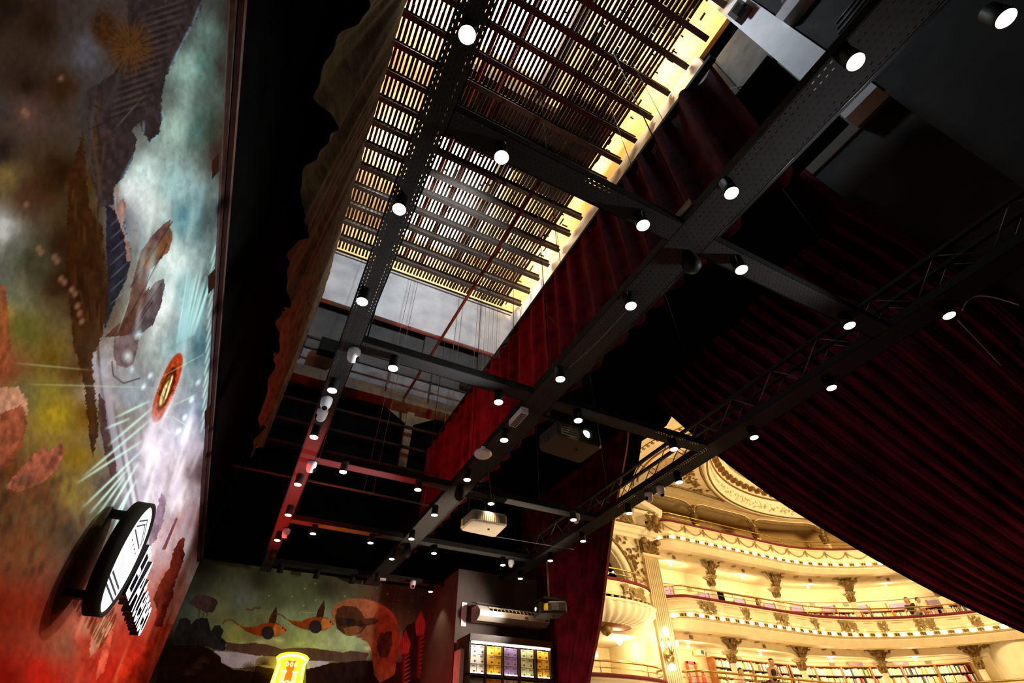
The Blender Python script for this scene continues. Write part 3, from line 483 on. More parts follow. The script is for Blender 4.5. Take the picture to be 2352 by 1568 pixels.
# ---------------------------------------------------------------- cable tray grid
def tray_part(p0, p1, w, root, h=1.0, fl=.026):
    p0, p1 = np.array(p0, float), np.array(p1, float); d = p1-p0; L = np.linalg.norm(d); d /= L; n = np.array([-d[1], d[0]])
    q = [np.append(p0+n*w/2, h), np.append(p0-n*w/2, h), np.append(p1-n*w/2, h), np.append(p1+n*w/2, h)]
    o = B().add(q, [(0, 1, 2, 3)]).build('perforated_base', PERF, root); uv = o.data.uv_layers.new(name='UVMap')
    for i, (a, b_) in enumerate([(0, 0), (0, 1), (L*U, 1), (L*U, 0)]): uv.data[i].uv = (a, b_)
    f = B()
    for s_ in (-1, 1):
        c = (p0+p1)/2+n*s_*w/2; f.obox((*c, h+fl/2), [(*d, 0), (*n, 0), (0, 0, 1)], (L/2, .0015, fl/2))
        f.obox((*c+n*s_*-.004, h+fl), [(*d, 0), (*n, 0), (0, 0, 1)], (L/2, .005, .0015)) if False else None
    f.build('side_flange', BLACKM, root)
def tray(name, p0, p1, w, label, truss=0, tw=.05, th=.13):
    root = empty(name, ((p0[0]+p1[0])/2, (p0[1]+p1[1])/2, 1.0), label, 'cable tray'); tray_part(p0, p1, w, root)
    if truss:
        for s_ in (-1, 1):
            x = p0[0]+truss+s_*tw/2; B().box(x-.007, x+.007, p0[1], p1[1], 1+th-.012, 1+th).build('upper_rail', BLACKM, root)
        x = p0[0]+truss; B().box(x-.05, x-.035, p0[1], p1[1], 1.02, 1.035).build('lower_rail', BLACKM, root)
        z_ = B(); y = p0[1]; k = 0
        while y < p1[1]-.2:
            for s_ in (-1, 1): xx = p0[0]+truss+s_*tw/2; z_.tube([(xx-.02, y, 1.03), (xx, y+.1, 1+th-.01), (xx-.02, y+.2, 1.03)], .0022, 5)
            y += .2
        z_.build('lattice', STEEL, root)
    return root
tray('cable_tray', (.043, -1.3), (.043, 3.6), .062, 'leftmost long perforated cable tray, running beside the painted wall')
tray('cable_tray', (.725, -1.3), (.725, 3.6), .10, 'middle long perforated cable tray between tan and red drapes', .075, .03, .06)
tray('cable_tray', (1.53, -1.3), (1.53, 3.42), .09, 'rightmost long perforated cable tray, in front of the red stage curtain', .02, .07, .15)
for i, (y, nm) in enumerate([(.42, 'crossing in front of the slatted gridiron'), (1.19, 'crossing just behind the nearest projector'), (1.985, 'crossing near the second projector, partly lit red'), (2.69, 'lit orange and red at its left half'), (3.42, 'running along the back wall above the fish mural')]):
    tray('cross_tray', (.075, y), (.674, y), .055, 'left half of the perforated cross tray '+nm); tray('cross_tray', (.776, y), (1.484, y), .055, 'right half of the perforated cross tray '+nm)
# hanging rods
for x, nm in ((.043, 'left'), (.725, 'middle'), (1.53, 'right')):
    for k, y in enumerate((.42, 1.19, 1.955, 2.69)):
        thing1(B().tube([(x+.045, y, 1.0), (x+.05, y, 2.6 if x > .1 else 4.27)], .0022, 5), 'hanger_rod', BLACKM, 'thin black rod holding up the %s cable tray at its %s crossing from the front' % (nm, ['first', 'second', 'third', 'fourth'][k]), 'rod')
# ---------------------------------------------------------------- ceiling spotlights
def copy_tree(o, parent=None):
    c = o.copy(); C.objects.link(c); c.parent = parent
    for ch in list(o.children): copy_tree(ch, c)
    return c
dl0 = None; HD = .955
def downlight(x, y, label):
    global dl0
    if dl0 is None:
        r = dl0 = empty('downlight', (x, y, 1.0), label, 'spotlight', 'lit spotlights under the cable trays'); c = B(); R0 = .0155
        c.lathe((x, y, 0), [(.006, 1.0), (.0155, .998), (.0160, HD+.002), (.0160, HD-.001), (.0150, HD-.001), (.0001, HD+.001)], 20); c.build('can', BLACKM, r)
        B().lathe((x, y, 0), [(.0001, HD-.003), (.0145, HD-.0025), (.0152, HD-.0008)], 20).build('lamp', LAMP, r)
        lo = light('SPOT', (x, y, HD-.006), (1, .72, .42), 45, .04, (x, y, -1), 95, .5); lo.parent = r; lo.location = (0, 0, -.051*U)
    else: r = copy_tree(dl0); r.location = W((x, y, 1.0)); r['label'] = label
ORD = ['nearest', 'second', 'third', 'fourth', 'fifth', 'sixth', 'seventh', 'eighth', 'ninth', 'tenth']
for nm, L in (('left', [(1073,80),(917,480),(832,692),(763,896),(721,1003),(684,1112),(662,1182),(637,1240)]), ('middle', [(2310,42),(1965,142),(1680,443),(1449,702),(1287,870),(1158,1010),(1073,1101),(998,1182),(945,1237),(900,1283)]), ('right', [(2180,724),(1910,890),(1732,1004),(1560,1107),(1445,1178),(1339,1242),(1264,1287),(1195,1328),(1138,1360)])):
    for i, (a, b_) in enumerate(L): q = onz(a, b_, HD); downlight(q[0], q[1], '%s lit black spotlight, counted from the camera, along the %s long cable tray' % (ORD[i], nm))
for nm, L in (('first', [(1152,361),(1477,517),(1703,619),(1951,747)]), ('second', [(903,845),(1145,923),(1328,965),(1548,1031)]), ('third', [(788,1083),(960,1124),(1128,1156),(1317,1193)]), ('fourth', [(719,1225),(851,1246),(997,1270),(1155,1297)]), ('fifth', [(989,1358),(1068,1366)])):
    for i, (a, b_) in enumerate(L): q = onz(a, b_, HD); downlight(q[0], q[1], '%s lit black spotlight from the left on the %s cross tray from the camera' % (ORD[i].replace('nearest', 'first'), nm))
# unlit spotlights aimed at the back wall
for i, (a, b_) in enumerate([(626,1275),(645,1305),(728,1318),(810,1330),(868,1325)]):
    q = onz(a, b_, .975); r = empty('wall_spotlight', (q[0], q[1], 1.0), '%s of the unlit black can spotlights tilted at the fish mural, counted from the left' % ORD[i].replace('nearest', 'first'), 'spotlight', 'unlit wall spotlights')
    B().lathe((q[0], q[1], .985), [(.001, .02), (.018, .018), (.018, -.035), (.001, -.035)], 14, (0, -.35, 1)).build('can', BLACKM, r); B().box(q[0]-.003, q[0]+.003, q[1]-.003, q[1]+.003, .985, 1.03).build('bracket', BLACKM, r)
# dome cameras, sensors, access points
def domecam(x, y, z_, look, label):
    r = empty('security_camera', (x, y, z_), label, 'security camera'); B().lathe((x, y, z_), [(.019, .012), (.0195, .0), (.017, -.02), (.012, -.03), (.001, -.034)], 18).build('housing', WHITEP, r)
    d = np.array(look, float); d /= np.linalg.norm(d); B().ball((x+d[0]*.011, y+d[1]*.011, z_-.018+d[2]*.01), .0105, 10, 8).build('lens', BLACK, r)
for a, b_, lk, lab in [(748,928,(0,-.3,-1),'upper white dome camera on the left tray, lens showing'),(738,955,(-1,0,.2),'lower white dome camera on the left tray, lens turned away'),(1518,1128,(0,-.3,-1),'upper white dome camera under the right tray, in front of the theatre'),(1491,1143,(-1,0,.2),'lower white dome camera under the right tray, in front of the theatre'),(1324,1192,(.8,-.4,-.4),'white dome camera near the third cross tray beside a spotlight'),(948,1343,(0,-1,-.5),'small white camera hanging above the fish mural'),(1111,1366,(0,-1,-.5),'small white camera hanging near the grey pier'),(714,1074,(.9,-.2,-.2),'half-hidden round sensor on the right flank of the left tray, below the red crossing'),(656,1226,(.9,-.2,-.2),'small round sensor low on the right flank of the left tray'),(811,818,(.9,-.2,-.2),'half-hidden round sensor at the second crossing of the left tray'),(1174,1294,(.8,-.4,-.4),'small white camera beside the fourth cross tray')]:
    q = onz(a, b_, .972); domecam(q[0], q[1], q[2]+.012, lk, lab)
q = onz(1109, 1045, .965); thing1(B().lathe((q[0], q[1], q[2]), [(.01, .036), (.01, .012), (.034, .012), (.037, .004), (.03, -.004), (.001, -.006)], 28), 'access_point', WHITEP, 'round white wireless disc under the middle tray', 'access point')
q = onz(1191, 958, .965); r = empty('tube_fitting', q, 'white box-shaped light fitting hanging under the middle tray beside the near projector', 'light fitting'); B().box(q[0]-.014, q[0]+.014, q[1]-.05, q[1]+.05, q[2]-.012, q[2]+.012).build('case', WHITEP, r); B().box(q[0]-.004, q[0]+.004, q[1]-.004, q[1]+.004, q[2]+.012, 1.0).build('bracket', BLACKM, r)
b = B()
for i in range(5): b.box(q[0]-.012+i*.005, q[0]-.0105+i*.005, q[1]-.045, q[1]+.045, q[2]-.0145, q[2]-.0121)
b.build('grille', BLACKM, r)
q = onz(875, 1332, .965); thing1(B().box(q[0]-.03, q[0]+.03, q[1]-.01, q[1]+.01, q[2], q[2]+.012), 'white_sensor_bar', WHITEP, 'short white bar above the fish mural under the middle tray end', 'sensor')
q = onz(1573, 486, 1.04); thing1(B().box(q[0]-.01, q[0]+.012, q[1]-.03, q[1]+.03, 1.03, 1.05), 'paper_label', WHITEP, 'small pale tag stuck on top of the middle tray', 'tag')
r = empty('batten_fitting', (.74, -.11, 1.06), 'pink-lit metal batten fitting cut off by the top edge of the photograph', 'light fitting'); B().box(.722, .758, -.3, -.078, 1.035, 1.075).build('case', mat('pink_lit_metal', (.42, .24, .19), .5), r); B().box(.728, .752, -.29, -.085, 1.0335, 1.0355).build('diffuser', mat('dull_diffuser', (.4, .24, .17), .6), r)  # pink light on case and diffuser is put into their colours
# glass fly-trap style pear lamps
for i, (a, b_, h) in enumerate([(935, 1266, .955), (1585, 600, .97), (1056, 1130, .96)]):
    q = onz(a, b_, h); r = empty('pear_speaker', q, ['dark pear-shaped hanging speaker on the middle tray between the fourth crossing and a spotlight', 'dark pear-shaped speaker hanging beside the first crossing of the middle tray', 'dark pear-shaped speaker behind the second projector'][i], 'speaker')
    B().lathe(q, [(.001, .045), (.012, .04), (.022, .0), (.024, -.02), (.015, -.034), (.001, -.036)], 16).build('body', BLACKM, r); B().tube([(q[0], q[1], q[2]+.04), (q[0]+.006, q[1], 1.01)], .002, 6).build('cord', STEEL, r)
# loose cables
def cable(pts, r_, m, label): thing1(B().tube(pts, r_, 6), 'loose_cable', m, label, 'cable')
def arc(p0, p1, sag, n=14): p0, p1 = np.array(p0, float), np.array(p1, float); return [p0+(p1-p0)*i/n-np.array([0, 0, sag*math.sin(math.pi*i/n)]) for i in range(n+1)]
cable(arc(onz(2210, 712, .98), onz(2340, 700, 1.0), -.05), .002, WHITEP, 'pale cable arching beside the rightmost spotlight at the right edge')
cable(arc(onz(2200, 735, .96), onz(2300, 840, .9), .0), .0015, mat('ochre_cable', (.5, .33, .1), .5), 'thin ochre wire stretched to the bright projector at the right edge')
cable(arc(onz(1448, 702, .97), onz(1300, 850, .99), .01), .0015, STEEL, 'thin wire under the middle tray between fourth and fifth spotlights')
cable(arc(onz(1120, 1070, 1.0), onz(1140, 1160, .97), .06), .0015, BLACKM, 'black cable drooping from the middle tray to the second projector')
cable(arc((.86, 1.3, 1.6), (1.1, 1.0, 1.6), .3), .0015, BLACKM, 'thin black cable looping in front of the black masking drape')
cable(arc((1.0, 2.3, .95), (1.59, 2.35, .98), .0), .002, STEEL, 'grey cable running from the second projector toward the right tray')
# ---------------------------------------------------------------- projectors
def projector(q, z0, hgt, label, lens_edge, lens_t, lens_r, m, sticker=None, mount=True, lens_on=True):
    q = [np.array(a[:2]) for a in q]; c = sum(q)/4; r = empty('projector', (c[0], c[1], z0), label, 'projector'); b = B(); n = 4; ch = .12
    ring = []
    for i in range(4):
        a, p_, nx = q[i], q[i-1], q[(i+1) % 4]; ring += [a+(p_-a)*ch*.5, a+(nx-a)*ch*.5]
    lv = [(z0, .94), (z0+.008, 1.0), (z0+hgt-.008, 1.0), (z0+hgt, .95)]; vs = [(*(c+(p_-c)*s_), z_) for z_, s_ in lv for p_ in ring]
    fs = [(k*8+i, k*8+(i+1) % 8, (k+1)*8+(i+1) % 8, (k+1)*8+i) for k in range(3) for i in range(8)]+[tuple(range(8))[::-1], tuple(range(24, 32))]; b.add(vs, fs); b.build('body', m, r)
    a, e_ = q[lens_edge], q[(lens_edge+1) % 4]; t = (e_-a)/np.linalg.norm(e_-a); nn = np.array([t[1], -t[0]]); nn = nn if nn.dot((a+e_)/2-c) > 0 else -nn; lc = a+(e_-a)*lens_t; zc = z0+hgt*.55
    B().lathe((*(lc-nn*.006), zc), [(lens_r*1.25, 0), (lens_r*1.25, .016), (lens_r, .018), (lens_r, .008), (.0005, .006)], 20, (*nn, 0)).build('lens_ring', BLACKM, r)
    B().lathe((*(lc+nn*.001), zc), [(lens_r*.8, .0), (lens_r*.6, .007), (.0005, .01)], 16, (*nn, 0)).build('lens', LENS if lens_on else BLACK, r)
    v_ = B()
    for k in range(9):
        for kk in range(4):
            s_ = .12+.03*k if lens_t > .5 else .6+.03*k; cc_ = a+(e_-a)*s_; v_.obox((*(cc_+nn*.0006), z0+hgt*(.25+.16*kk)), [(*t, 0), (*nn, 0), (0, 0, 1)], (.0018, .0008, .002))
    v_.build('grille', BLACK, r)
    for ed in ((lens_edge+3) % 4,):
        a2, e2 = q[ed], q[(ed+1) % 4]; t2 = (e2-a2)/np.linalg.norm(e2-a2); n2 = np.array([t2[1], -t2[0]]); n2 = n2 if n2.dot((a2+e2)/2-c) > 0 else -n2; g_ = B()
        for k in range(14): cc_ = a2+(e2-a2)*(.12+.055*k); g_.obox((*(cc_+n2*.0008), z0+hgt*.5), [(*t2, 0), (*n2, 0), (0, 0, 1)], (.001, .001, hgt*.34))
        g_.build('side_vent', STEEL, r)
        if sticker: cc_ = a2+(e2-a2)*sticker; B().obox((*(cc_+n2*.002), z0+hgt*.45), [(*t2, 0), (*n2, 0), (0, 0, 1)], (.012, .001, hgt*.3)).build('yellow_sticker', mat('yellow_sticker', (.8, .55, .03), .5), r)
    if mount:
        B().obox((*c, z0+hgt+.008), [(1, 0, 0), (0, 1, 0), (0, 0, 1)], (.06, .045, .006)).build('mount_plate', BLACKM, r); B().tube([(*c, z0+hgt), (*c, 1.02)], .006, 8).build('pole', BLACKM, r); (B().box(.775, c[0]+.008, c[1]-.006, c[1]+.006, 1.008, 1.02).build('cross_arm', BLACKM, r) if c[0] < 1.3 else None)
    B().ball((*(c+np.array([.02, -.01])), z0-.003), .006, 8, 6, 1, 1, .6).build('foot', BLACKM, r)
    return r
Q1 = [onz(a, b_, .9) for a, b_ in [(1237,1035),(1283,997),(1386,1028),(1334,1066)]]
projector(Q1, .9, .062, 'large black projector with a glowing blue lens, nearest the camera', 1, .62, .020, mat('dark_plastic', (.035, .028, .02), .5, 0, .05, spec=.2))
Q2 = [onz(a, b_, .87) for a, b_ in [(1056,1218),(1084,1194),(1166,1208),(1138,1235)]]
r2 = projector(Q2, .87, .055, 'taupe projector hanging second from the camera under the third cross tray', 2, .6, .014, GREYP, lens_on=False)
a, e_ = Q2[0][:2], Q2[1][:2]; cc_ = a+(e_-a)*.2; B().obox((cc_[0]-.002, cc_[1], .896), [(0, 1, 0), (1, 0, 0), (0, 0, 1)], (.014, .001, .018)).build('yellow_sticker', mat('yellow_sticker', (.8, .55, .03), .5), r2)
Q3 = [np.array(a) for a in [(1.50, 2.60, .7), (1.66, 2.50, .7), (1.70, 2.68, .7), (1.54, 2.76, .7)]]
Q3 = [onz(1225,1420,.7), onz(1242,1407,.7), onz(1304,1406,.7), onz(1282,1421,.7)]
r3 = projector(Q3, .7, .06, 'black projector on a white pole in front of the left red curtain', 0, .5, .016, mat('dark_plastic', (.045, .036, .026), .45), mount=False)
c3 = sum(Q3)/4; B().tube([(c3[0], c3[1], .76), (c3[0], c3[1], 1.0)], .006, 8).build('pole', mat('pale_pole', (.5, .45, .35), .4), r3); B().obox((c3[0], c3[1], .775), [(1, 0, 0), (0, 1, 0), (0, 0, 1)], (.07, .06, .006)).build('mount_plate', BLACKM, r3)
a, e_ = Q3[1][:2], Q3[2][:2]; n2 = np.array([e_[1]-a[1], -(e_[0]-a[0])]); n2 /= np.linalg.norm(n2); n2 = n2 if n2.dot((a+e_)/2-c3[:2]) > 0 else -n2; t2 = (e_-a)/np.linalg.norm(e_-a)
for s_, w_, m_ in ((.2, .012, mat('yellow_sticker', (.8, .55, .03), .5)), (.55, .02, STEEL)): cc_ = a+(e_-a)*s_; B().obox((*(cc_+n2*.002), .73), [(*t2, 0), (*n2, 0), (0, 0, 1)], (w_, .001, .018)).build('side_label', m_, r3)
Q4 = [np.array(a) for a in [(1.93, .20, .92), (1.93, .34, .92), (1.80, .34, .92), (1.80, .20, .92)]]
Q4 = [onz(2372, 800, .93), onz(2372, 860, .93), onz(2440, 890, .93), onz(2450, 820, .93)]
projector(Q4, .93, .055, 'bright projector cut off at the right edge of the photograph', 0, .5, .022, mat('dark_plastic', (.045, .036, .026), .45))
# ---------------------------------------------------------------- wall signs
r = empty('round_light_sign', (-.3, 1.38, .38), 'glowing white round emblem sign in a black drum on the painted wall', 'sign'); cy_, cz_, R_ = 1.39, .378, .110
XF = -.27
B().lathe((XF, cy_, cz_), [(R_*1.07, -.028), (R_*1.07, .002), (R_, .002), (R_, -.004), (.001, -.004)], 56, (1, 0, 0)).build('drum', mat('sign_brown', (.012, .009, .007), .8, spec=.05), r)
B().lathe((XF-.003, cy_, cz_), [(R_*.99, 0), (.001, .0005)], 56, (1, 0, 0)).build('face', SIGNW, r)
INK = mat('sign_ink', (.01, .012, .025), .6); k_ = B()
def ink(pts, w):
    for i in range(len(pts)-1):
        (a0, b0), (a1, b1) = pts[i], pts[i+1]; L = math.hypot(a1-a0, b1-b0); d = ((a1-a0)/L, (b1-b0)/L); k_.obox((XF-.0015, cy_+(a0+a1)/2*R_, cz_+(b0+b1)/2*R_), [(0, d[0], d[1]), (0, -d[1], d[0]), (1, 0, 0)], (L/2*R_, w*R_, .0003))
for s_ in (0, .1): ink([(-.62, .52-s_), (0, .78-s_), (.62, .52-s_)], .018)
ink([(-.6, .36), (.6, .36)], .02)
for i in range(9): ink([(-.48+i*.12, .30), (-.48+i*.12, -.38)], .004)
for i in range(4): ink([(-.44+i*.29, .22), (-.36+i*.29, .22)], .014)
for s_ in (0, .11, .22): ink([(-.62-s_*.3, -.44-s_), (.62+s_*.3, -.44-s_)], .022)
k_.build('emblem', INK, r)
B().box(-.347, -.297, cy_-.01, cy_+.01, cz_+.08, cz_+.095).build('bracket', BLACKM, r); B().box(-.347, -.297, cy_-.01, cy_+.01, cz_-.09, cz_-.075).build('bracket', BLACKM, r)
def letters(txt, root, p0, size, sx, m, ms, depth=.022, rot=None):
    x = 0
    for ch in txt:
        cu = bpy.data.curves.new('t', 'FONT'); cu.body = ch; cu.size = size*U; cu.extrude = depth*U/2; cu.bevel_depth = .0; to = bpy.data.objects.new('t', cu); C.objects.link(to); bpy.context.view_layer.update()
        dg = bpy.context.evaluated_depsgraph_get(); me = bpy.data.meshes.new_from_object(to.evaluated_get(dg)); w = to.dimensions.x; C.objects.unlink(to); bpy.data.objects.remove(to)
        if ch == ' ': x += size*.22*sx; continue
        me.name = 'letter'; me.materials.clear(); me.materials.append(ms); me.materials.append(m)
        for pg in me.polygons: pg.material_index = 1 if abs(pg.normal.z) > .9 else 0
        o = bpy.data.objects.new('letter', me); C.objects.link(o); o.parent = root; o.matrix_local = Matrix.Translation(W(p0)+Vector(rot[0])*x*U-gloc(root)) @ Matrix((( *[rot[q][0]*(sx if q == 0 else 1) for q in range(3)], 0), (*[rot[q][1]*(sx if q == 0 else 1) for q in range(3)], 0), (*[rot[q][2] for q in range(3)], 0), (0, 0, 0, 1))); x += (w/U+size*.07)*sx
r = empty('name_sign', (-.3, 1.95, .37), 'glowing white raised letters reading EL ATENEO in title case, beside the round emblem', 'sign')
letters('El Ateneo', r, (-.277, 1.51, .336), .165, .82, SIGNW, mat('letter_side', (.02, .02, .03), .5, spec=.1), .024, ((0, 1, 0), (0, 0, 1), (1, 0, 0)))
# yellow neon crest on the back wall
r = empty('neon_crest', (.35, 3.64, .45), 'glowing yellow neon shield with a white letter H, low on the fish mural', 'neon sign')
cr = lambda a, b_, y=3.64: (.352+a*.095, y, .46+b_*.13)
ol = [(-.72, -1.1), (-1.0, -.8), (-.86, .55), (-1.0, .78), (-.8, .9), (-.4, .98), (0, 1.0), (.4, .98), (.8, .9), (1.0, .78), (.86, .55), (1.0, -.8), (.72, -1.1)]
b = B(); n = len(ol); b.add([cr(*q, 3.635) for q in ol]+[cr(*q, 3.66) for q in ol], [tuple(range(n)), tuple(range(n, 2*n))[::-1]]+[(i, (i+1) % n, n+(i+1) % n, n+i) for i in range(n)]); b.build('shield', NEONY, r)
B().tube([cr(a*.84, b_*.86, 3.63) for a, b_ in ol], .005, 8, True).build('white_tube', NEONW, r)
b = B()
for s_ in (-1, 1):
    for k in (-.07, .07): b.tube([cr(s_*.34+k, -.62, 3.628), cr(s_*.34+k, .2, 3.628)], .0028, 6)
    b.tube([cr(s_*.34-.17, .23, 3.628), cr(s_*.34+.17, .23, 3.628)], .0036, 6); b.tube([cr(s_*.34-.17, -.66, 3.628), cr(s_*.34+.17, -.66, 3.628)], .0036, 6)
b.tube([cr(-.27, -.2, 3.628), cr(0, -.12, 3.628), cr(.27, -.22, 3.628)], .0036, 6); b.tube([cr(.05, -.15, 3.628), cr(.16, -.3, 3.628), cr(.0, -.42, 3.628), cr(.16, -.52, 3.628), cr(.14, -.64, 3.628)], .003, 6)
for k in (-.26, 0, .26): b.tube([cr(k+.075*math.cos(t*.785), .5+.07*math.sin(t*.785), 3.628) for t in range(8)], .002, 6, True)
b.ball(cr(0, .66, 3.628), .005); b.build('letter_h', NEONW, r)
b = B(); b.box(.352-.02, .352+.02, 3.631, 3.634, .38, .50); b.box(.352-.025, .352+.02, 3.631, 3.634, .50, .545); b.build('orange_glow', NEONR, r)
# ---------------------------------------------------------------- air conditioner
r = empty('air_conditioner', (1.56, 3.06, .735), 'long white split air conditioner on the grey pier beside the red curtain', 'air conditioner')
prf = [(3.12, .735), (3.03, .728), (2.985, .748), (2.98, .775), (3.03, .812), (3.12, .815)]; b = B(); x0, x1 = 1.29, 1.78
b.add([(x0, *q) for q in prf]+[(x1, *q) for q in prf], [tuple(range(6))[::-1], tuple(range(6, 12))]+[(i, (i+1) % 6, 6+(i+1) % 6, 6+i) for i in range(6)]); b.build('casing', mat('cream_plastic', (.5, .42, .34), .4, 0, .03), r)
b = B(); b.obox((1.56, 3.0, .789), [(1, 0, 0), (0, .8, .6), (0, -.6, .8)], (.2, .02, .002)); b.build('louvre_slot', BLACK, r)
b = B()
for i in range(14): b.obox((1.38+i*.027, 2.998, .792), [(1, 0, 0), (0, .8, .6), (0, -.6, .8)], (.002, .02, .004))
b.build('vane', mat('cream_plastic', (.5, .42, .34)), r); b = B(); b.obox((1.56, 3.01, .80), [(1, 0, 0), (0, .8, .6), (0, -.6, .8)], (.2, .006, .004)); b.build('flap', mat('cream_plastic', (.5, .42, .34)), r)
b = B(); b.box(1.75, 1.77, 2.979, 2.982, .755, .762); b.box(1.6, 1.62, 2.979, 2.982, .76, .764); b.build('display', BLACK, r)
thing1(B().box(1.225, 1.258, 3.122, 3.13, .71, .842), 'paper_notice', WHITEP, 'pale rectangular notice at the left edge of the grey pier', 'notice')
for i, z_ in enumerate((.825, .838)): thing1(B().box(1.31, 1.8, 3.09, 3.1, z_, z_+.004), 'copper_pipe', STEEL, ['lower', 'upper'][i]+' thin pipe running along the top of the air conditioner', 'pipe')
# ---------------------------------------------------------------- lit display shelf with boxes
r = empty('display_shelf', (1.47, 3.0, -.47), 'dark shelving unit with a lit top edge full of coloured boxes', 'shelf'); X0, X1, Yf, Yk, HT = 1.195, 1.735, 2.9, 3.1, .592
B().box(X0, X0+.012, Yf, Yk, -.47, HT).build('side_panel', SHELFDK, r); B().box(X1-.012, X1, Yf, Yk, -.47, HT).build('side_panel', SHELFDK, r); B().box(X0, X1, Yf-.01, Yk, HT, HT+.035).build('top_panel', SHELFDK, r); B().box(X0, X1, Yk-.008, Yk, -.47, HT).build('back_panel', SHELFDK, r)
for k in range(1, 5): x = X0+(X1-X0)*k/5; B().box(x-.004, x+.004, Yf, Yk, -.47, HT).build('divider', SHELFDK, r)
for k in range(1, 6): z_ = HT-.155*k; B().box(X0, X1, Yf, Yk, z_-.006, z_+.004).build('shelf_board', SHELFDK, r)
B().box(X0+.012, X1-.012, Yf-.002, Yf+.008, HT-.010, HT-.001).build('led_strip', LEDS, r)
for k in range(5): B().box(X0+.02+k*.106, X0+.095+k*.106, Yf+.006, Yf+.01, HT-.153+.004, HT-.146).build('led_strip', LEDS, r)
colr = {'white': (.8, .74, .66), 'yellow': (.85, .48, .03), 'purple': (.3, .2, .42), 'pale green': (.62, .68, .35), 'amber': (.85, .5, .05), 'grey green': (.42, .46, .38), 'orange': (.75, .32, .05), 'silver': (.55, .5, .48), 'lime': (.5, .6, .12)}
rows = [['white', 'yellow', 'purple', 'pale green', 'amber'], ['grey green', 'orange', 'silver', 'lime', 'orange']]
for rr, row in enumerate(rows):
    for k, cn in enumerate(row):
        for i in range(2):
            for j in range(3):
                w = .044; x = X0+.014+k*.1055+i*.047; z_ = HT-.155*(rr+1)+.005+j*.046; y = Yf+.018+rnd.random()*.01
                bb = empty('gift_box', (x+w/2, y+.03, z_), '%s carton, %s in the %s stack, %s bay from the left, %s shelf' % (cn, ['bottom', 'middle', 'top'][j], ['left', 'right'][i], ['first', 'second', 'third', 'fourth', 'fifth'][k], ['top', 'second'][rr]), 'box', 'cartons on the lit display shelf')
                tl = rnd.uniform(-.002, .002); B().box(x, x+w, y+tl, y+.06, z_, z_+.0435).build('carton', mat('carton_'+cn.replace(' ', '_'), colr[cn], .5, 0, .1, 5), bb)
                d = B(); d.ball((x+w*.72, y+tl, z_+.012), .0065, 8, 6, 1, .15, .8)
                for q_ in range(3): d.box(x+w*(.4+.18*q_), x+w*(.5+.18*q_), y+tl-.0006, y+tl, z_+.032, z_+.040)
                d.build('print', mat('carton_print', (.14, .07, .03), .5), bb)
thing1(B().box(1.17, 1.192, 2.96, 3.06, .2, .56), 'side_rack_box', mat('pinkish_card', (.6, .42, .4), .6), 'pale pink carton edge sticking out left of the lit display shelf', 'box')
# ---------------------------------------------------------------- theatre: horseshoe plan
RC = (5.95, 1.95); RR = 2.21; SMAX = 6.3
def PT(s, off=0.):
    if s < 0: return 4.0+s, 4.16+.18+off
    if s < 1.95: y = 4.16+(.18*(1-s/.25)**2 if s < .25 else 0); return 4.0+s, y+off
    a = (s-1.95)/RR; return RC[0]+(RR+off)*math.sin(a), RC[1]+(RR+off)*math.cos(a)
def TN(s):
    a = max(0, (s-1.95)/RR); return np.array([math.cos(a), -math.sin(a), 0]), np.array([-math.sin(a), -math.cos(a), 0])   # tangent, inward normal
SL = sorted(set([i*.02 for i in range(13)]+[.25+i*.07 for i in range(25)]+[1.95+i*(SMAX-1.95)/60 for i in range(61)]))
def sweep(prof, b=None, ss=SL, smooth_=False):
    b = b or B(); m = len(prof); vs = [(*PT(s, o), h) for s in ss for o, h in prof]
    return b.add(vs, [(i*m+j, i*m+j+1, (i+1)*m+j+1, (i+1)*m+j) for i in range(len(ss)-1) for j in range(m-1)], smooth_)
def s_at(px, h, off=0):
    best = min(((abs(proj((*PT(s/200, off), h))[0]-px), s/200) for s in range(0, 1000)), key=lambda q: q[0]); return best[1]
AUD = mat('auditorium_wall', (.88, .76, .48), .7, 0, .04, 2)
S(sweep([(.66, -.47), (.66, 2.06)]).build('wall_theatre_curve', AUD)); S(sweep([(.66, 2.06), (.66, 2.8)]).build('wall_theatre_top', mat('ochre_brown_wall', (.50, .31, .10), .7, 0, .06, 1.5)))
COLS = [.92, 2.02, 3.02, 3.95, 4.87, 5.77]
def near(s): return min(abs(s-c) for c in COLS)
def archbeam(top, h0, drop, w, name, m, offs=(.225, .275)):
    ss = sorted(set([round(.0+i*.02, 3) for i in range(int(SMAX/.02))])); b = B()
    def hb(s): d = near(s); return h0 if d > w else h0-drop*(1-math.sqrt(max(0, 1-(1-d/w)**2)))
    vs = [];
    for s in ss: h = hb(s); vs += [(*PT(s, offs[0]), top), (*PT(s, offs[0]), h), (*PT(s, offs[1]), h), (*PT(s, offs[1]), top)]
    b.add(vs, [(i*4+j, i*4+j+1, i*4+4+j+1, i*4+4+j) for i in range(len(ss)-1) for j in range(3)]); S(b.build(name, m)); return hb, ss
hbs = {}
hbs[2] = archbeam(1.985, 1.915, .10, .2, 'trim_5', CREAM); hbs[1] = archbeam(1.16, 1.095, .10, .2, 'trim_6', CREAM)
hbs[3] = archbeam(2.80, 2.70, .14, .2, 'trim_7', TAN)
hb, ss = hbs[3]; b = B(); b.add([q for s in ss for q in ((*PT(s, .215), hb(s)+.004), (*PT(s, .215), hb(s)+.022), (*PT(s, .225), hb(s)+.022))], [(i*3+j, i*3+j+1, i*3+3+j+1, i*3+3+j) for i in range(len(ss)-1) for j in range(2)]); S(b.build('trim_8', GOLD))
